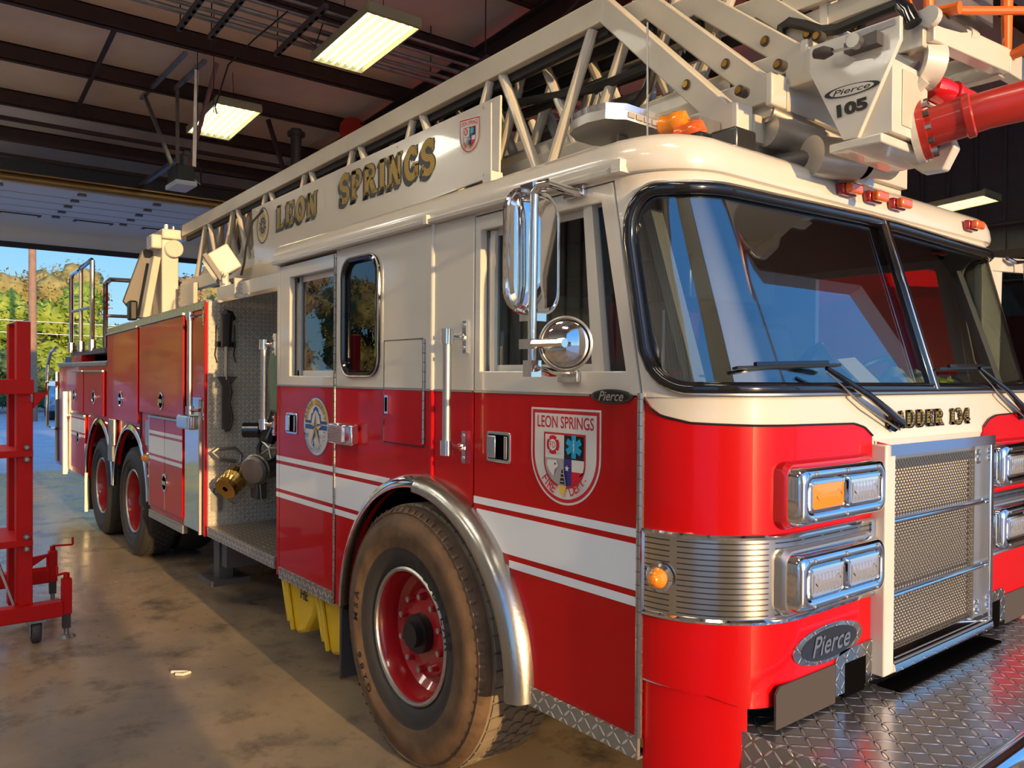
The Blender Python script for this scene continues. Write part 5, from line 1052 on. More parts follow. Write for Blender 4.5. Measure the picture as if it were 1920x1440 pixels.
# ------------------------------------------------------------ aerial ladder
LC = CW / 2
def zt(x): return 3.245 + .020 * (x + .76)
def zb(x): return 2.635 + .008 * (x + 1.15)
SECS = []
def section(k, yn, up, e_top, e_bot, x0, xr, rw=.06, rh=.10, bh=.10, br=.026, pitch=.745):
    """one ladder section: two trussed sides that stand YN and its mirror, rungs between; E_TOP/E_BOT end the top and bottom rail"""
    yf = CW - yn; zT = lambda x: zt(x) + up; zB = lambda x: zb(x) + up
    b = MB()
    for y in (yn, yf):
        b.bar((x0, y, zT(x0)), (e_top[0] + .02, y, e_top[1]), rw, rh, 'ladder_paint'); b.bar((x0, y, zB(x0) - .03), (e_bot[0] + .03, y, e_bot[1]), rw, bh, 'ladder_paint')
        b.bar((e_top[0] - .03, y, e_top[1] + .03), (e_bot[0], y, e_bot[1]), rw * .99, .095, 'ladder_paint', (1, 0, 1))
    sec = b.build('ladder_section', T, .006)
    b = MB()
    for y in (yn,): b.bar((x0, y + .025, zT(x0) - .075), (e_top[0], y + .025, e_top[1] - .075), .03, .045, 'dark')
    b.build('rail_channel', sec)
    n = int((e_top[0] - x0) / pitch) + 1
    for y in (yn, yf):
        for j in range(n):
            xt = e_top[0] - .03 - pitch * j; xb = xt - pitch * .5
            if j > 0 or True:
                for xa in (xt, xt - pitch):
                    if xa < x0 - .02 or xb < x0 - .02: continue
                    if y == yf and k > 2 and j > 4: continue
                    b = MB(); b.cyl((xa + (.05 if xa < xb else -.05), y, zT(xa) - .04), (xb + (-.035 if xa < xb else .035), y, zB(xb)), br, 'ladder_paint', 10); b.build('truss_tube', sec)
    for j in range(int((e_bot[0] - x0) / .37)):
        x = e_bot[0] - .12 - j * .37
        if k in (1, 3) or j < 5:
            b = MB(); b.cyl((x, yn + .02, zB(x) - .01), (x, yf - .02, zB(x) - .01), .019, 'ladder_metal', 8); b.build('rung', sec)
    # end caps, cross members, bolts
    b = MB(); b.box(e_bot[0] + .02, e_bot[0] + .05, yn - .035, yn + .06, e_bot[1] - .065, e_bot[1] + .055, 'white_paint'); b.build('end_cap', sec, .006)
    b = MB(); b.bar((e_bot[0] - .02, yn, e_bot[1] - .05), (e_bot[0] - .02, yf, e_bot[1] - .05), .09, .09, 'ladder_paint'); b.bar((e_bot[0] + .035, yn + .06, e_bot[1] - .02), (e_bot[0] + .035, yf, e_bot[1] - .02), .035, .10, 'ladder_paint'); b.build('cross_member', sec, .004)
    for t_ in (.72, 1.12):
        p = V(e_top[0], yn, e_top[1]).lerp(V(e_bot[0], yn, e_bot[1]), t_ if t_ < 1 else .86) + (V(0, 0, 0) if t_ < 1 else V(.15, 0, .0)); b = MB(); b.cyl(p + V(0, -rw / 2 - .012, 0), p, .013, 'brass', 10); b.cyl(p + V(0, -rw / 2 - .005, 0), p, .02, 'leather', 12); b.build('bolt', sec)
    SECS.append(sec); return sec
q = lambda y, px, py: (lambda p: (p.x, p.z))(on(1, y, px, py))
section(1, .60, 0.0, q(.60, 1137, 20), q(.60, 1372, 228), -6.72, 0, .07, .11, .12)
section(2, .71, .09, q(.71, 1222, 15), q(.71, 1436, 172), -6.6, 0, .06, .10, .10)
section(3, .81, .15, q(.81, 1312, 10), q(.81, 1500, 112), -6.6, 0, .055, .09, .09)
section(4, .90, .20, q(.90, 1432, 15), q(.90, 1560, 90), -6.3, 0, .05, .08, .08)
# hoses and cables that run along the ladder
def hose(pts, r, m='hose', name='ladder_hose'): b = MB(); b.tube(pts, r, m, 8); return b.build(name, T)
hose([on(1, .66, *p) for p in ((500, 352), (700, 262), (960, 148), (1165, 48))], .018); hose([on(1, .70, *p) for p in ((960, 195), (1120, 165), (1210, 128), (1225, 100))], .022)
hose([on(1, .78, *p) for p in ((1160, 220), (1195, 195), (1215, 165), (1225, 130), (1205, 122), (1100, 165), (960, 225))], .02); hose([on(1, 1.0, *p) for p in ((940, 300), (1080, 255), (1210, 215))], .016)
hose([on(1, .86, *p) for p in ((1463, 78), (1466, 52), (1480, 42), (1510, 48), (1540, 58), (1570, 55), (1660, 18), (1685, 8))], .02)
b = MB(); b.bar((-6.5, .75, 2.72), (-.2, .75, 2.80), .10, .06, 'ladder_metal'); b.bar((-6.5, 1.2, 2.75), (.1, 1.2, 2.85), .14, .12, 'ladder_metal'); b.bar((-6.0, 1.45, 2.8), (-.1, 1.45, 2.9), .08, .1, 'ladder_paint'); b.build('cable_tray', T)
for j, (x, z) in enumerate(((-2.4, 3.0), (-1.7, 2.95), (-1.2, 2.95))):
    b = MB(); b.box(x, x + .35, .98, 1.02, z - .12, z + .1, 'galv'); b.box(x + .05, x + .2, .96, .98, z - .05, z + .05, 'galv_dark'); b.build('junction_box', T, .006)
b = MB(); b.lathe([(.05 + .01 * (k % 2), k * .012) for k in range(14)], on(1, .95, 1265, 108), (1, .1, .1), 'satin', 14); b.lathe([(.04 + .008 * (k % 2), k * .012) for k in range(12)], on(1, 1.0, 1265, 12), (1, .1, .1), 'galv', 14); b.build('spring', T)
b = MB(); b.cyl(on(1, .72, 1440, 212), on(1, .95, 1535, 255), .035, 'satin', 14); b.cyl(on(1, .72, 1440, 245), on(1, .95, 1535, 275), .06, 'ladder_metal', 16); b.build('hydraulic_cylinder', T)
# sign board on the ladder side
c4 = [on(1, .545, *p) for p in ((478, 500), (935, 325), (938, 178), (472, 393))]
def SG(u, v, d=0.0): p = c4[0].lerp(c4[1], u).lerp(c4[3].lerp(c4[2], u), v); return V(p.x, p.y - d, p.z)
b = MB(); b.loft([[SG(0, 0, d), SG(1, 0, d), SG(1, 1, d), SG(0, 1, d)] for d in (-.012, 0)], 'white_paint'); sg = b.build('sign_board', T)
b = MB()
for u in (.04, .3, .5, .7, .96):
    for v in (.06, .94): p = SG(u, v); b.cyl((p.x, p.y - .006, p.z), (p.x, p.y, p.z), .008, 'satin', 8)
b.build('rivet', sg)
def quad_text(word, cs, gap):
    (vs, fs), w = slab2d(word, gap); Q = [on(1, .545, *p) for p in cs]
    P = lambda u, v, d: (lambda p: V(p.x, p.y - d, p.z))(Q[0].lerp(Q[1], u / w).lerp(Q[3].lerp(Q[2], u / w), v))
    b = MB()
    for j in range(8): k = .022 * (j + 1) - .03; b.flat(([(u - k * .9, v - k) for u, v in vs], fs), lambda u, v: P(u, v, .002 + .0001 * (8 - j)), 'black')
    b.flat(([(u + .025, v + .025) for u, v in vs], fs), lambda u, v: P(u, v, .0018), 'black'); b.flat(vs and (vs, fs), lambda u, v: P(u, v, .0035), 'gold'); b.build('sign_lettering', sg)
quad_text('LEON', ((519, 430), (597, 402), (597, 356), (519, 388)), .06); quad_text('SPRINGS', ((637, 384), (817, 322), (817, 258), (637, 332)), .06)
Q2 = [on(1, .545, *p) for p in ((862, 293), (901, 281), (901, 216), (862, 226))]
shield_emblem(lambda u, v, d: (lambda p: V(p.x, p.y - d * 1.0 - .001, p.z))(Q2[0].lerp(Q2[1], u).lerp(Q2[3].lerp(Q2[2], u), v)), sg)
cS = on(1, .545, 493, 423); b = MB()
def ring(r0, r1, m, d): b.loft([[V(cS.x + r * cos(a), .545 - d, cS.z + 1.15 * r * sin(a)) for a in [2 * pi * q_ / 28 for q_ in range(28)]] for r in (r0, r1)], m, cap=False)
ring(.125, .115, 'decal_black', .002); ring(.10, .085, 'gold_flat', .002); ring(.055, .045, 'decal_black', .002)
for a in range(10): aa = a * pi / 5 + .3; b.poly([V(cS.x + r * cos(aa + t_), .543, cS.z + 1.15 * r * sin(aa + t_)) for r, t_ in ((.02, -.4), (.098, 0), (.02, .4))], 'decal_black')
b.build('round_emblem', sg)
# gusset plate with the maker's oval and 105, boxes and red waterway at the tip
yg = .62
gp = [q(yg, *p) for p in ((1517, 88), (1688, 28), (1688, 72), (1608, 258), (1580, 263), (1517, 136))]
b = MB(); b.prism(gp, 1, yg, yg + .02, 'white_paint'); gu = b.build('gusset_plate', T, .003)
def GQ(cs): Q = [on(1, yg - .002, *p) for p in cs]; return lambda u, v, d=0.0: (lambda p: V(p.x, p.y - d, p.z))(Q[0].lerp(Q[1], u).lerp(Q[3].lerp(Q[2], u), v))
P = GQ(((1566, 205), (1640, 180), (1640, 182 - 34), (1566, 207 - 34))); b = MB(); tm = text2d('105', 1, bold=.055); us = [u for u, v in tm[0]]; vs = [v for u, v in tm[0]]; u0, u1, v0, v1 = min(us), max(us), min(vs), max(vs)
P = GQ(((1570, 222), (1628, 203), (1626, 180), (1568, 198))); b.flat(([((u - u0) / (u1 - u0), (v - v0) / (v1 - v0)) for u, v in tm[0]], tm[1]), lambda u, v: P(u, v, .001), 'decal_black'); b.build('plate_number', gu)
P = GQ(((1546, 190), (1650, 162), (1650, 146), (1546, 172))); b = MB(); 
E1 = lambda kx, kz, d, ox=0: [P(.5 + ox + .5 * kx * cos(a), .5 + .62 * kz * sin(a), d) for a in [2 * pi * j / 40 for j in range(40)]]
b.poly(E1(1, 1, .001), 'decal_black'); b.poly(E1(.80, .86, .0016), 'white_paint'); tm = text2d('Pierce', 1, shear=.3, bold=.01); us = [u for u, v in tm[0]]; u0, u1 = min(us), max(us)
b.flat(([(.16 + .68 * (u - u0) / (u1 - u0), .22 + v * .82) for u, v in tm[0]], tm[1]), lambda u, v: P(u, v, .002), 'decal_black'); b.build('maker_oval', gu)
P = GQ(((1586, 80), (1678, 46), (1678, 34), (1586, 68))); b = MB(); b.poly([P(0, 0, .001), P(1, 0, .001), P(1, 1, .001), P(0, 1, .001)], 'decal_grey'); b.build('reflector_strip', gu)
P = GQ(((1594, 106), (1656, 86), (1656, 62), (1594, 88))); b = MB(); b.loft([[P(0, 0, d), P(1, 0, d), P(1, 1, d), P(0, 1, d)] for d in (0, .04)], 'galv_dark'); pc = P(.42, .55, .04); b.cyl(pc, pc + V(0, -.03, 0), .022, 'satin', 12); h0 = on(1, yg - .06, 1602, 88); h1 = on(1, yg - .06, 1560, 97); b.tube([pc + V(0, -.02, 0), h0, h1], .005, 'satin', 6); b.tube([h1, on(1, yg - .06, 1545, 99), on(1, yg - .06, 1528, 101)], [.012, .022, .016], 'leather', 10); b.build('control_lever', gu)
b = MB(); bx0 = on(1, yg, 1650, 170); b.box(bx0.x - .12, bx0.x + .03, yg + .02, yg + .26, bx0.z - .13, bx0.z + .10, 'white_paint'); b.box(bx0.x + .03, bx0.x + .034, yg + .08, yg + .22, bx0.z - .1, bx0.z + .08, 'ladder_paint'); b.build('control_box', T, .006)
t0 = on(1, yg, 1600, 262); b = MB(); b.box(t0.x - .08, t0.x + .10, yg - .01, yg + .40, t0.z - .03, t0.z - .0, 'white_paint'); b.build('tip_bracket', T, .006)
b = MB(); b.prism([q(.95, *p) for p in ((1700, 170), (1760, 200), (1790, 275), (1768, 318), (1728, 325), (1690, 300))], 1, .95, 1.0, 'white_paint'); b.build('tip_bracket', T, .006)
bc = on(1, .78, 1545, 295); b = MB(); b.cyl(bc + V(-.02, -.05, 0), bc + V(.05, .13, 0), .072, 'ladder_metal', 24); b.cyl(bc + V(.05, .13, 0), bc + V(.06, .16, 0), .062, 'void', 20); b.cyl(bc + V(.06, .16, 0), bc + V(.10, .28, 0), .055, 'ladder_paint', 20); b.cyl(bc + V(-.3, -.02, 0), bc + V(-.02, -.0, 0), .045, 'galv_dark', 16); eb = on(1, 1.0, 1621, 318); b.box(eb.x - .35, eb.x, .92, 1.07, eb.z - .055, eb.z + .055, 'white_paint'); b.build('waterway_swivel', T, sharp=30)
fc = on(1, .86, 1712, 250); ax = V(.85, .25, .16).normalized()
b = MB(); b.cyl(fc, fc + ax * .022, .106, 'white_paint', 32); b.cyl(fc + ax * .022, fc + ax * .045, .10, 'pipe_red', 32); b.tube([fc + ax * .04, fc + ax * .16], [.064, .064], 'pipe_red', 24); b.lathe([(.064, .15), (.072, .155), (.072, .175), (.064, .18)], fc, ax, 'pipe_red', 24)
pe = [fc + ax * .16, fc + ax * .22, fc + ax * .30 + V(.01, .02, .0), fc + ax * .42 + V(.03, .06, .01), fc + ax * .7 + V(.08, .16, .02)]; b.tube(pe, [.062, .06, .062, .068, .07], 'pipe_red', 24); wp = b.build('waterway_pipe', T, sharp=35)
xx = ax.orthogonal().normalized(); yy_ = ax.cross(xx)
for j in range(12): a = 2 * pi * j / 12; p = fc + (xx * cos(a) + yy_ * sin(a)) * .086; b = MB(); b.cyl(p + ax * .045, p + ax * .062, .011, 'satin' if j % 2 else 'leather', 6); b.build('flange_bolt', wp)
rc = on(1, .95, 1742, 162); b = MB(); b.lathe([(0, -.01), (.03, 0), (.042, .012), (.045, .05), (.042, .085), (.05, .09), (.05, .10), (.042, .11), (.04, .17), (0, .17)], rc, (.35, .75, -.22), 'red_lens', 20); b.build('tip_beacon', T)
b = MB(); b.tube([on(1, .8, *p) for p in ((1640, 92), (1690, 118), (1712, 130))], .03, 'galv', 12); oc = on(1, .86, 1730, 122); b.lathe([(.05, -.03), (.075, -.03), (.078, .04), (.05, .04)], oc, (.5, .8, -.1), 'white_paint', 22); b.tube([on(1, .82, 1735, 150), on(1, .82, 1700, 185)], .02, 'white_paint', 8); b.build('tip_pivot', T)
# front cross frame with roller, orange hand rails
f0, f1 = on(1, .80, 1738, 55), on(1, 1.25, 1880, 118); b = MB(); b.bar(f0, f1, .05, .085, 'white_paint'); b.bar(f0 + V(-.16, 0, -.02), f1 + V(-.3, 0, 0), .05, .08, 'ladder_paint'); b.bar(f0 + V(-.5, 0, .0), f0, .05, .12, 'ladder_paint'); b.bar(f1 + V(-.6, 0, 0), f1, .05, .1, 'ladder_paint'); b.bar(f1, f1 + V(0, .5, 0), .05, .085, 'white_paint'); b.build('tip_frame', T, .004)
r0, r1 = on(1, .80, 1748, 34), on(1, 1.25, 1866, 102); b = MB(); b.cyl(r0, r0.lerp(r1, .46), .026, 'galv_dark', 14); b.cyl(r0.lerp(r1, .46), r0.lerp(r1, .58), .033, 'white_paint', 14); b.cyl(r0.lerp(r1, .58), r1, .026, 'galv_dark', 14); b.cyl(r0.lerp(r1, -.06), r0, .033, 'white_paint', 14); b.cyl(r1, r1 + (r1 - r0) * .06, .033, 'white_paint', 14); b.build('rope_roller', T)
def orail(ps, r=.016): b = MB(); b.tube(ps, r, 'orange_paint', 10); return b.build('hand_rail', T)
ya, yb = .85, 1.27
orail([on(1, ya, *p) for p in ((1742, -40), (1742, 24), (1775, 20), (1800, 14))], .02); orail([on(1, ya, 1775, 20), on(1, 1.15, 1930, 20)], .014); orail([on(1, yb, 1888, -40), on(1, yb, 1888, 108), on(1, yb, 1930, 88)], .022); orail([on(1, ya, 1742, -5), on(1, 1.15, 1930, -14)], .014)
b = MB(); b.box(on(1, 1.1, 1900, 0).x, on(1, 1.1, 1900, 0).x + .4, 1.35, 1.40, 2.75, 3.3, 'decal_grey'); b.box(on(1, ya, 1760, 0).x - .02, on(1, ya, 1790, 0).x, ya, ya + .3, on(1, ya, 1760, 15).z, on(1, ya, 1760, -50).z, 'galv'); b.build('tip_shield', T)
h0 = on(1, .75, 1688, 8); b = MB(); b.tube([h0, on(1, .75, 1702, 20), on(1, .75, 1712, 45)], [.02, .024, .028], 'black_gloss', 12); b.tube([on(1, .76, 1700, -20), on(1, .76, 1708, 8), on(1, .76, 1720, 30)], .006, 'orange_paint', 6); b.build('cord_grip', T)
b = MB(); p0 = on(1, .95, 1548, -30); p1 = on(1, .95, 1552, 65); b.bar(p0, p1, .05, .03, 'white_paint'); b.bar(on(1, .95, 1480, 60), on(1, .95, 1700, -25), .04, .07, 'ladder_paint'); b.bar(on(1, .92, 1440, 30), on(1, .92, 1700, -70), .04, .06, 'ladder_paint'); b.build('end_frame', T)
# ------------------------------------------------------------ turntable at the rear
yt = .62
def tp(px, py, y=yt): return on(1, y, px, py)
b = MB(); b.box(-7.15, -6.80, .40, .56, 2.12, 3.04, 'white_paint'); b.box(-7.15, -6.80, CW - .56, CW - .40, 2.12, 3.04, 'white_paint'); b.box(-7.3, -6.7, .30, CW - .30, 2.13, 2.24, 'white_paint'); tt = b.build('turntable', T, .012)
b = MB(); b.cyl((-6.81, .505, 2.945), (-6.745, .505, 2.945), .088, 'white_paint', 32); b.build('pivot_disc', tt, .008)
b = MB(); b.box(-7.12, -6.76, .39, .64, 3.04, 3.14, 'white_paint'); b.box(-7.0, -6.80, .30, .40, 2.94, 3.08, 'white_paint'); b.build('trunnion', tt, .015)
b = MB(); b.cyl((-6.85, .45, 3.13), (-6.85, .45, 3.19), .02, 'white_paint', 10); b.cyl((-6.85, .52, 3.13), (-6.85, .52, 3.18), .016, 'galv', 10); b.build('fitting', tt)
b = MB(); b.prism([(.12, 2.42), (.23, 2.28), (.42, 2.28), (.42, 2.95), (.36, 2.98), (.30, 2.96)], 0, -7.20, -7.16, 'galv_dark'); b.build('operator_shield', tt, .008)
b = MB(); b.bar((-6.9, .26, 2.24), (-6.9, .365, 2.86), .07, .14, 'ladder_paint', (1, 0, 0)); b.build('lift_cylinder', tt, .008)
b = MB(); b.box(-7.1, -6.98, .14, .22, 2.22, 2.42, 'black'); b.build('pedestal_control', tt, .02)
b = MB(); e0 = tp(338, 555, .52); b.prism([(e0.x, 2.16), (e0.x + .42, 2.16), (e0.x + .42, 2.56), (e0.x, 2.58)], 1, .52, .56, 'ladder_paint'); b.tube([tp(337, 530), tp(338, 536), tp(342, 536), tp(344, 531)], .01, 'galv', 6); b.build('side_plate', tt, .006)
# ------------------------------------------------------------ lights and fittings on the cab roof
lz = 2.64
b = MB(); La = [on(2, lz, *p) for p in ((1262, 252), (1175, 224), (1135, 222), (1100, 230), (1075, 242), (1068, 252), (1080, 264), (1110, 273), (1150, 276), (1200, 276))]; b.loft([[V(p.x, p.y, z) for p in La] for z in (lz, lz + .035)], 'satin'); lb = b.build('light_bar', T)
b = MB(); b.loft([[V(p.x, p.y, z) for p in La] for z in (lz + .036, lz + .06)], 'lens'); b.build('bar_lens', lb)
b = MB(); 
for j in range(6): p = La[0].lerp(La[1], (j + .5) / 6); b.box(p.x - .002, p.x + .006, p.y - .018, p.y + .018, lz + .01, lz + .03, 'decal_grey')
b.build('bar_module', lb)
p = on(2, lz, 1160, 258); b = MB(); b.bar((p.x, p.y, 2.47), (p.x + .02, p.y, lz), .05, .012, 'galv'); b.bar((p.x - .15, p.y + .1, 2.47), (p.x - .1, p.y + .1, lz), .05, .012, 'galv'); b.box(p.x - .4, p.x - .02, p.y - .02, p.y + .2, 2.46, 2.52, 'galv'); b.build('bar_bracket', lb)
for px, py, m, nm in ((1250, 235, 'amber', 'beacon'), (1280, 253, 'amber_orange', 'beacon')):
    c = on(1, .42, px, py); b = MB(); b.lathe([(0, -.03), (.028, -.03), (.036, -.022), (.038, .02), (.043, .03), (.043, .06), (.038, .075), (.0, .09)], c, (.9, .35, .05), m, 20); b.build(nm, T)
c = on(1, .45, 1306, 235); b = MB(); b.box(c.x - .02, c.x + .02, .44, .56, c.z - .08, c.z + .03, 'galv'); b.build('beacon_bracket', T)
c = on(1, .42, 1328, 258); b = MB(); b.box(c.x - .06, c.x, .38, .46, 2.45, c.z + .02, 'black'); b.box(c.x + .02, c.x + .13, .40, .52, 2.45, c.z + .01, 'bronze_badge'); b.build('roof_horn', T, .01)
b = MB(); b.cyl(on(1, .15, 1214, 42), on(1, .15, 1214, 275), .0035, 'satin', 6); b.build('whip_antenna', T); b = MB(); b.cyl(on(1, .1, 921, 193), on(1, .1, 921, 350), .003, 'white_paint', 6); b.build('whip_antenna', T)
c = on(1, .1, 893, 353); b = MB(); b.box(c.x - .03, c.x + .03, .08, .14, 2.41, 2.46, 'leather'); b.prism([(c.x + .06, 2.42), (c.x + .12, 2.42), (c.x + .10, 2.52), (c.x + .04, 2.50)], 1, .1, .16, 'white_paint'); b.build('antenna_base', T)
for x in (-1.6, -2.3): b = MB(); b.prism([(x - .08, 2.44), (x + .08, 2.44), (x, 2.58)], 1, .46, .50, 'white_paint'); b.build('ladder_support', T)
b = MB(); b.box(-1.6, -.3, .5, 1.95, 2.46, 2.56, 'galv_dark'); b.build('ladder_cradle', T)
# ============================================================ things on and beside the truck
def tool():
    t = thing('hand_tool', (-4.11, .13, 1.25), 'black-headed pry tool with a steel shaft hung on the diamond plate panel', 'tool'); x = -4.065
    q_ = lambda px, py: on(0, x, px, py)
    b = MB(); b.tube([q_(417, 592), q_(424, 588), q_(432, 590), q_(439, 600)], [.02, .032, .03, .018], 'black', 10); b.tube([q_(426, 592), q_(424, 650)], [.04, .035], 'black', 10); b.build('head', t)
    b = MB(); b.tube([q_(424, 640), q_(424, 712)], .012, 'satin', 10); b.build('shaft', t)
    b = MB(); y_ = q_(424, 700); b.prism([(q_(407, 706).y, q_(407, 706).z), (q_(445, 706).y, q_(445, 706).z), (q_(430, 724).y, q_(430, 724).z), (q_(430, 805).y, q_(430, 805).z), (q_(416, 805).y, q_(416, 805).z), (q_(416, 724).y, q_(416, 724).z)], 0, x - .012, x + .01, 'leather'); b.tube([q_(428, 712), q_(433, 735), q_(429, 755), q_(435, 785), q_(430, 806), q_(422, 806)], .014, 'leather', 8); b.build('sheath', t, .004)
    return t
tool()
b = MB(); x = -4.124
for px in (405, 440): b.tube([on(0, x, px, 610), on(0, x, px, 650), on(0, x, px - 2, 665), on(0, x, px + 2, 680)], [.005, .006, .005, .004], 'black', 8)
b.box(-4.13, -4.122, on(0, x, 403, 640).y, on(0, x, 442, 640).y, on(0, x, 403, 650).z, on(0, x, 403, 640).z, 'black'); b.build('tool_bracket', pp)
def chock(x, y, z, lab, txt):
    t = thing('wheel_chock', (x, y, z), lab, 'wheel chock', 'yellow chocks under the cab'); w = .19
    b = MB(); P = [(-.21, .26), (.22, .23), (.20, .10), (.10, -.02), (-.02, -.06), (-.14, .0)]
    b.prism([(x + u, z + v) for u, v in P], 1, y, y + w, 'yellow_chock'); b.build('body', t, .02)
    for k, (a, c) in enumerate((((-.20, .25), (-.10, .0)), ((-.15, .25), (-.05, -.04)))):
        b = MB(); b.bar((x + a[0], y - .012, z + a[1]), (x + c[0], y - .012, z + c[1]), .03, .02, 'yellow_chock', (0, 1, 0)); b.build('rib', t, .006)
    if txt:
        b = MB(); tm = text2d(txt, .085, bold=.02); b.flat(tm, lambda u, v: V(x + .08 + u, y - .003, z + .165 + v), 'decal_black'); b.build('marking', t)
    return t
chock(-2.72, .07, .225, 'yellow wheel chock stowed under the rear cab door, hand lettered', 'HE'); chock(-2.255, .07, .225, 'yellow wheel chock stowed under the cab beside the front tyre', '')
b = MB(); b.box(-2.95, -2.0, .28, .34, .30, .495, 'galv_dark')
for x in (-2.8, -2.45, -2.3, -2.0): b.box(x - .02, x + .02, .27, .30, .40, .5, 'galv_dark')
b.build('chock_holder', T)
b = MB(); b.tube([(-3.0, -.56, .008), (-2.96, -.50, .008), (-2.93, -.48, .008), (-2.92, -.52, .008), (-2.95, -.55, .008)], .008, 'scrap', 6); tag(settle(b.build('paper_scrap')), 'small curled pale scrap lying on the sunlit floor', 'scrap')
# papers and vest on the dashboard
b = MB(); b.loft([[V(x, y, z + .0) for x, y in ((.10, .40), (.10, .75), (-.12, .72), (-.12, .42))] for z in (1.616, 1.622)], 'paper'); tag(settle(b.build('notepad')), 'white paper pad lying low on the dashboard behind the near windshield', 'paper')
b = MB(); b.loft([[V(x, y, z) for x, y, z in ((.20, .98, 1.64), (.20, 1.12, 1.645), (.07, 1.13, 1.76), (.07, 1.0, 1.75))], [V(x, y, z) for x, y, z in ((.21, .98, 1.64), (.21, 1.12, 1.645), (.08, 1.13, 1.765), (.08, 1.0, 1.755))]], 'paper'); tag(settle(b.build('booklet')), 'cream booklet propped against the radio on the dashboard', 'booklet')
rd = random.Random(5); b = MB()
rings = []
for j in range(8):
    u = j / 7; rings.append([V(.22 - .16 * u + rd.uniform(-.01, .01), 1.32 + .22 * k / 9, 1.625 + .09 * sin(pi * u) * (.5 + .5 * sin(k * 1.1)) + rd.uniform(0, .02)) for k in range(10)])
b.loft(rings, 'vest_pale', closed=False, cap=False); v_ = b.build('safety_vest', solid=.01); b = MB(); tag(settle(v_), 'crumpled pale reflective vest on the dashboard by the windshield bar', 'vest')
b = MB(); b.loft([[V(.21 - .1 * j / 5, 1.60 + .1 * k / 5, 1.625 + .05 * sin(k) ** 2 + .02 * (j % 2)) for k in range(6)] for j in range(6)], 'vest', closed=False, cap=False); tag(settle(b.build('glove', solid=.01)), 'bright yellow-green cloth on the dashboard behind the far windshield', 'cloth')
# ============================================================ red column lift
t = thing('column_lift', (-4.6, -1.0, 0), 'tall red mobile column lift on casters beside the truck', 'vehicle lift')
def L(px, py, y): return on(1, y, px, py)
xf_, xb_ = -4.06, -5.02
b = MB(); b.box(xf_ - .05, xf_ + .05, -2.6, -.93, .145, .24, 'lift_red'); b.box(xb_ - .05, xb_ + .05, -2.6, -.86, .15, .25, 'lift_red'); b.box(xb_, xf_, -1.42, -1.34, .15, .24, 'lift_red'); b.build('base_frame', t, .006)
zt_ = 2.0
for xa, m_ in ((-4.12, 1), (-4.50, 0)):
    b = MB(); b.box(xa, xa + .03, -1.175, -1.10, .15, zt_, 'lift_red'); b.box(xa - .07, xa, -1.175, -1.155, .15, zt_, 'lift_red'); b.box(xa - .07, xa, -1.12, -1.10, .15, zt_, 'lift_red')
    if m_: b.box(xa - .075, xa + .04, -1.172, -1.088, .16, 1.50, 'lift_red')
    b.build('column', t, .004)
b = MB(); b.box(-4.57, -4.09, -1.178, -1.098, zt_, zt_ + .006, 'scrap'); b.build('top_cap', t)
b = MB(); b.cyl((-4.32, -1.14, .3), (-4.32, -1.14, zt_), .012, 'galv', 10); b.build('lift_screw', t)
b = MB(); b.box(-4.6, -4.06, -1.30, -1.086, 1.55, 1.64, 'lift_red'); b.prism([(-1.086, 1.56), (-1.005, 1.56), (-1.086, 1.46)], 0, -4.10, -4.07, 'lift_red'); b.tube([(-4.085, -1.015, 1.555), (-4.085, -1.015, 1.62), (-4.085, -1.0, 1.625)], .006, 'lift_red', 6); b.build('carriage', t, .005)
for z in (1.19, .635):
    b = MB(); b.box(-4.6, -4.055, -1.36, -1.09, z - .03, z + .012, 'lift_red'); cl_ = b.build('clamp_bar', t, .004)
    for s_ in (.03, -.045): b = MB(); b.lathe([(0, .022), (.012, .02), (.02, 0)], (-4.055, -1.125, z + s_), (1, 0, 0), 'galv', 8); b.build('bolt', cl_)
b = MB(); b.bar((-4.16, -1.30, .62), (-4.1, -1.18, .22), .015, .015, 'satin'); b.build('tie_strut', t)
for x, y, sg_ in ((xf_, -.905, -1), (xb_, -.835, 1)):
    hgt = .375; b = MB(); b.box(x - .03, x + .03, y - .028, y + .028, .15, hgt, 'lift_red'); lg = b.build('leveling_leg', t, .004)
    b = MB(); b.box(x - .022, x + .022, y - .022, y + .022, .06, .15, 'leather'); b.cyl((x, y, .0), (x, y, .02), .055, 'galv', 16, .035); b.cyl((x, y, .02), (x, y, .07), .014, 'galv', 10); b.build('foot', lg)
    b = MB(); b.cyl((x, y, hgt), (x, y, hgt + .035), .018, 'lift_red', 12); e_ = y + sg_ * (.055 if sg_ < 0 else .13); b.bar((x, y, hgt + .035), (x + .01, e_, hgt + .03), .018, .012, 'lift_red'); b.bar((x + .01, e_, hgt + .03), (x + .01, e_, hgt + .085), .014, .014, 'lift_red'); b.build('crank', lg)
b = MB(); b.prism([(-1.1, .25), (-.86, .25), (-.86, .355), (-1.1, .33)], 0, xb_ - .012, xb_ + .012, 'lift_red', [[(-.99, .26), (-.875, .26), (-.875, .335)][::-1]]); b.build('brace_plate', t)
x, y = xf_, -1.075
b = MB(); b.box(x - .05, x + .05, y - .05, y + .05, .13, .145, 'galv')
for s_ in (-1, 1): b.box(x - .03, x + .03, y + s_ * .034 - .003, y + s_ * .034 + .003, .05, .135, 'galv')
cs = b.build('caster_fork', t)
b = MB(); b.lathe([(.0, -.025), (.06, -.025), (.065, -.015), (.065, .015), (.06, .025), (0, .025)], (x, y, .065), (0, 1, 0), 'leather', 24); b.build('caster_wheel', cs)
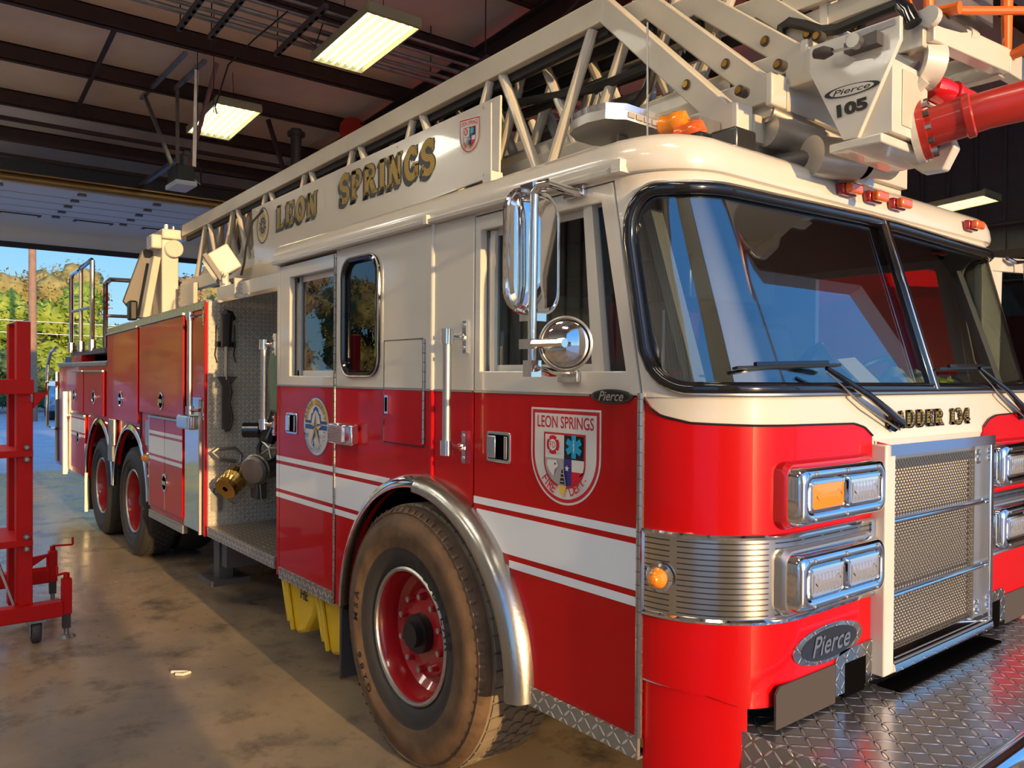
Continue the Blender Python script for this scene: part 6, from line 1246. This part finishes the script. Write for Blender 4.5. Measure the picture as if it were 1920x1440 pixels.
# ============================================================ red engine in the next bay
t = thing('fire_engine', (-4.0, 5.55, 0), 'red and white fire engine parked in the next bay with its white door open', 'fire truck')
y0, y1 = 4.35, 6.75
b = MB(); b.prism([(-4.2, .5), (-.85, .5), (-.85, 1.6), (-1.12, 2.0), (-1.42, 2.62), (-4.2, 2.74)], 1, y0, y1, 'red_paint'); b.build('cab', t, .05)
b = MB(); b.box(-9.2, -4.2, y0, y1, .55, 2.85, 'red_paint'); b.box(-9.2, -4.2, y0 - .008, y0, 1.1, 1.25, 'tape'); b.build('body', t, .03)
for xa, xb in ((-3.0, -2.4), (-4.0, -3.4)):
    b = MB(); b.prism([(xa, 1.75), (xb + .25, 1.75), (xb, 2.5), (xa, 2.5)], 1, y0 - .012, y0, 'car_glass'); b.build('side_window', t, .004)
b = MB(); b.bar((-1.14, y0 + 1.75, 2.06), (-1.39, y0 + 1.75, 2.58), 1.2, .02, 'car_glass', (1, 0, .5)); b.build('windshield', t)
b = MB(); b.box(-3.2, -2.2, y0 + .5, y1 - .5, 2.80, 2.9, 'red_lens'); b.build('light_bar', t, .02)
for x in (-1.9, -7.4):
    for s_, y in ((-1, y0 + .02), (1, y1 - .02)):
        b = MB(); b.lathe([(.28, .0), (.46, .02), (.5, -.03), (.5, -.25), (.46, -.3), (.28, -.28)], (x, y, .5), (0, s_, 0), 'rubber', 32); w_ = b.build('wheel', t); b = MB(); b.lathe([(0, -.1), (.22, -.1), (.27, -.01), (.28, -.05)], (x, y, .5), (0, s_, 0), 'rim_red', 28); b.build('rim', w_)
# its open door, swung out towards us
xd = -.55; P0 = lambda px, py: (lambda p: (p.y, p.z))(on(0, xd, px, py))
b = MB(); out_ = [P0(1842, 488), P0(1850, 481), P0(1985, 490), P0(1985, 900), P0(1842, 900)]; hole = [P0(1862, 508), P0(1972, 516), P0(1972, 722), P0(1856, 720)]
b.prism(out_, 0, xd - .05, xd, 'white_paint', [hole]); dr = b.build('open_door', t, .006)
b = MB(); b.prism([P0(1880, 510), P0(1972, 516), P0(1972, 722), P0(1874, 720)], 0, xd - .03, xd - .026, 'glass_dark'); b.build('window_pane', dr)
b = MB(); b.prism([P0(1862, 508), P0(1882, 510), P0(1876, 720), P0(1856, 720)], 0, xd - .045, xd - .01, 'white_paint'); q0 = on(0, xd + .05, 1905, 492); b.tube([q0 + V(-.02, -.1, .02), q0, q0 + V(.02, .1, .01), q0 + V(.03, .14, -.3)], .014, 'chrome', 8); b.build('door_post', dr)
yE = P0(1985, 600)[0]; b = MB(); b.box(xd - .5, xd - .02, yE - .03, yE + .02, .7, 2.2, 'dark_red_shaded'); b.build('door_hinge', dr)
import OpenImageIO as o,sys
b=o.ImageBuf('/workdir/render_main.png')
import numpy as np
a=b.get_pixels(o.UINT8)
for n,(x,y) in dict(frontwhite=(1500,775),roofwhite=(1300,310),sidewhite=(760,560),sidewhite2=(860,500),sidered=(700,900),frontred=(1350,900),lowred=(1400,1250),stripe=(1050,1040),stripe2=(580,900),floorlit=(560,1330),floorsh=(200,1380),ceil=(160,100),sky=(60,470),deck=(1650,1380),ladder=(1000,85),sign=(860,330),doorrear=(250,390)).items():
    x2,y2=int(x*1024/1920),int(y*1024/1920); print(n,a[y2-2:y2+3,x2-2:x2+3,:3].reshape(-1,3).mean(0).round())
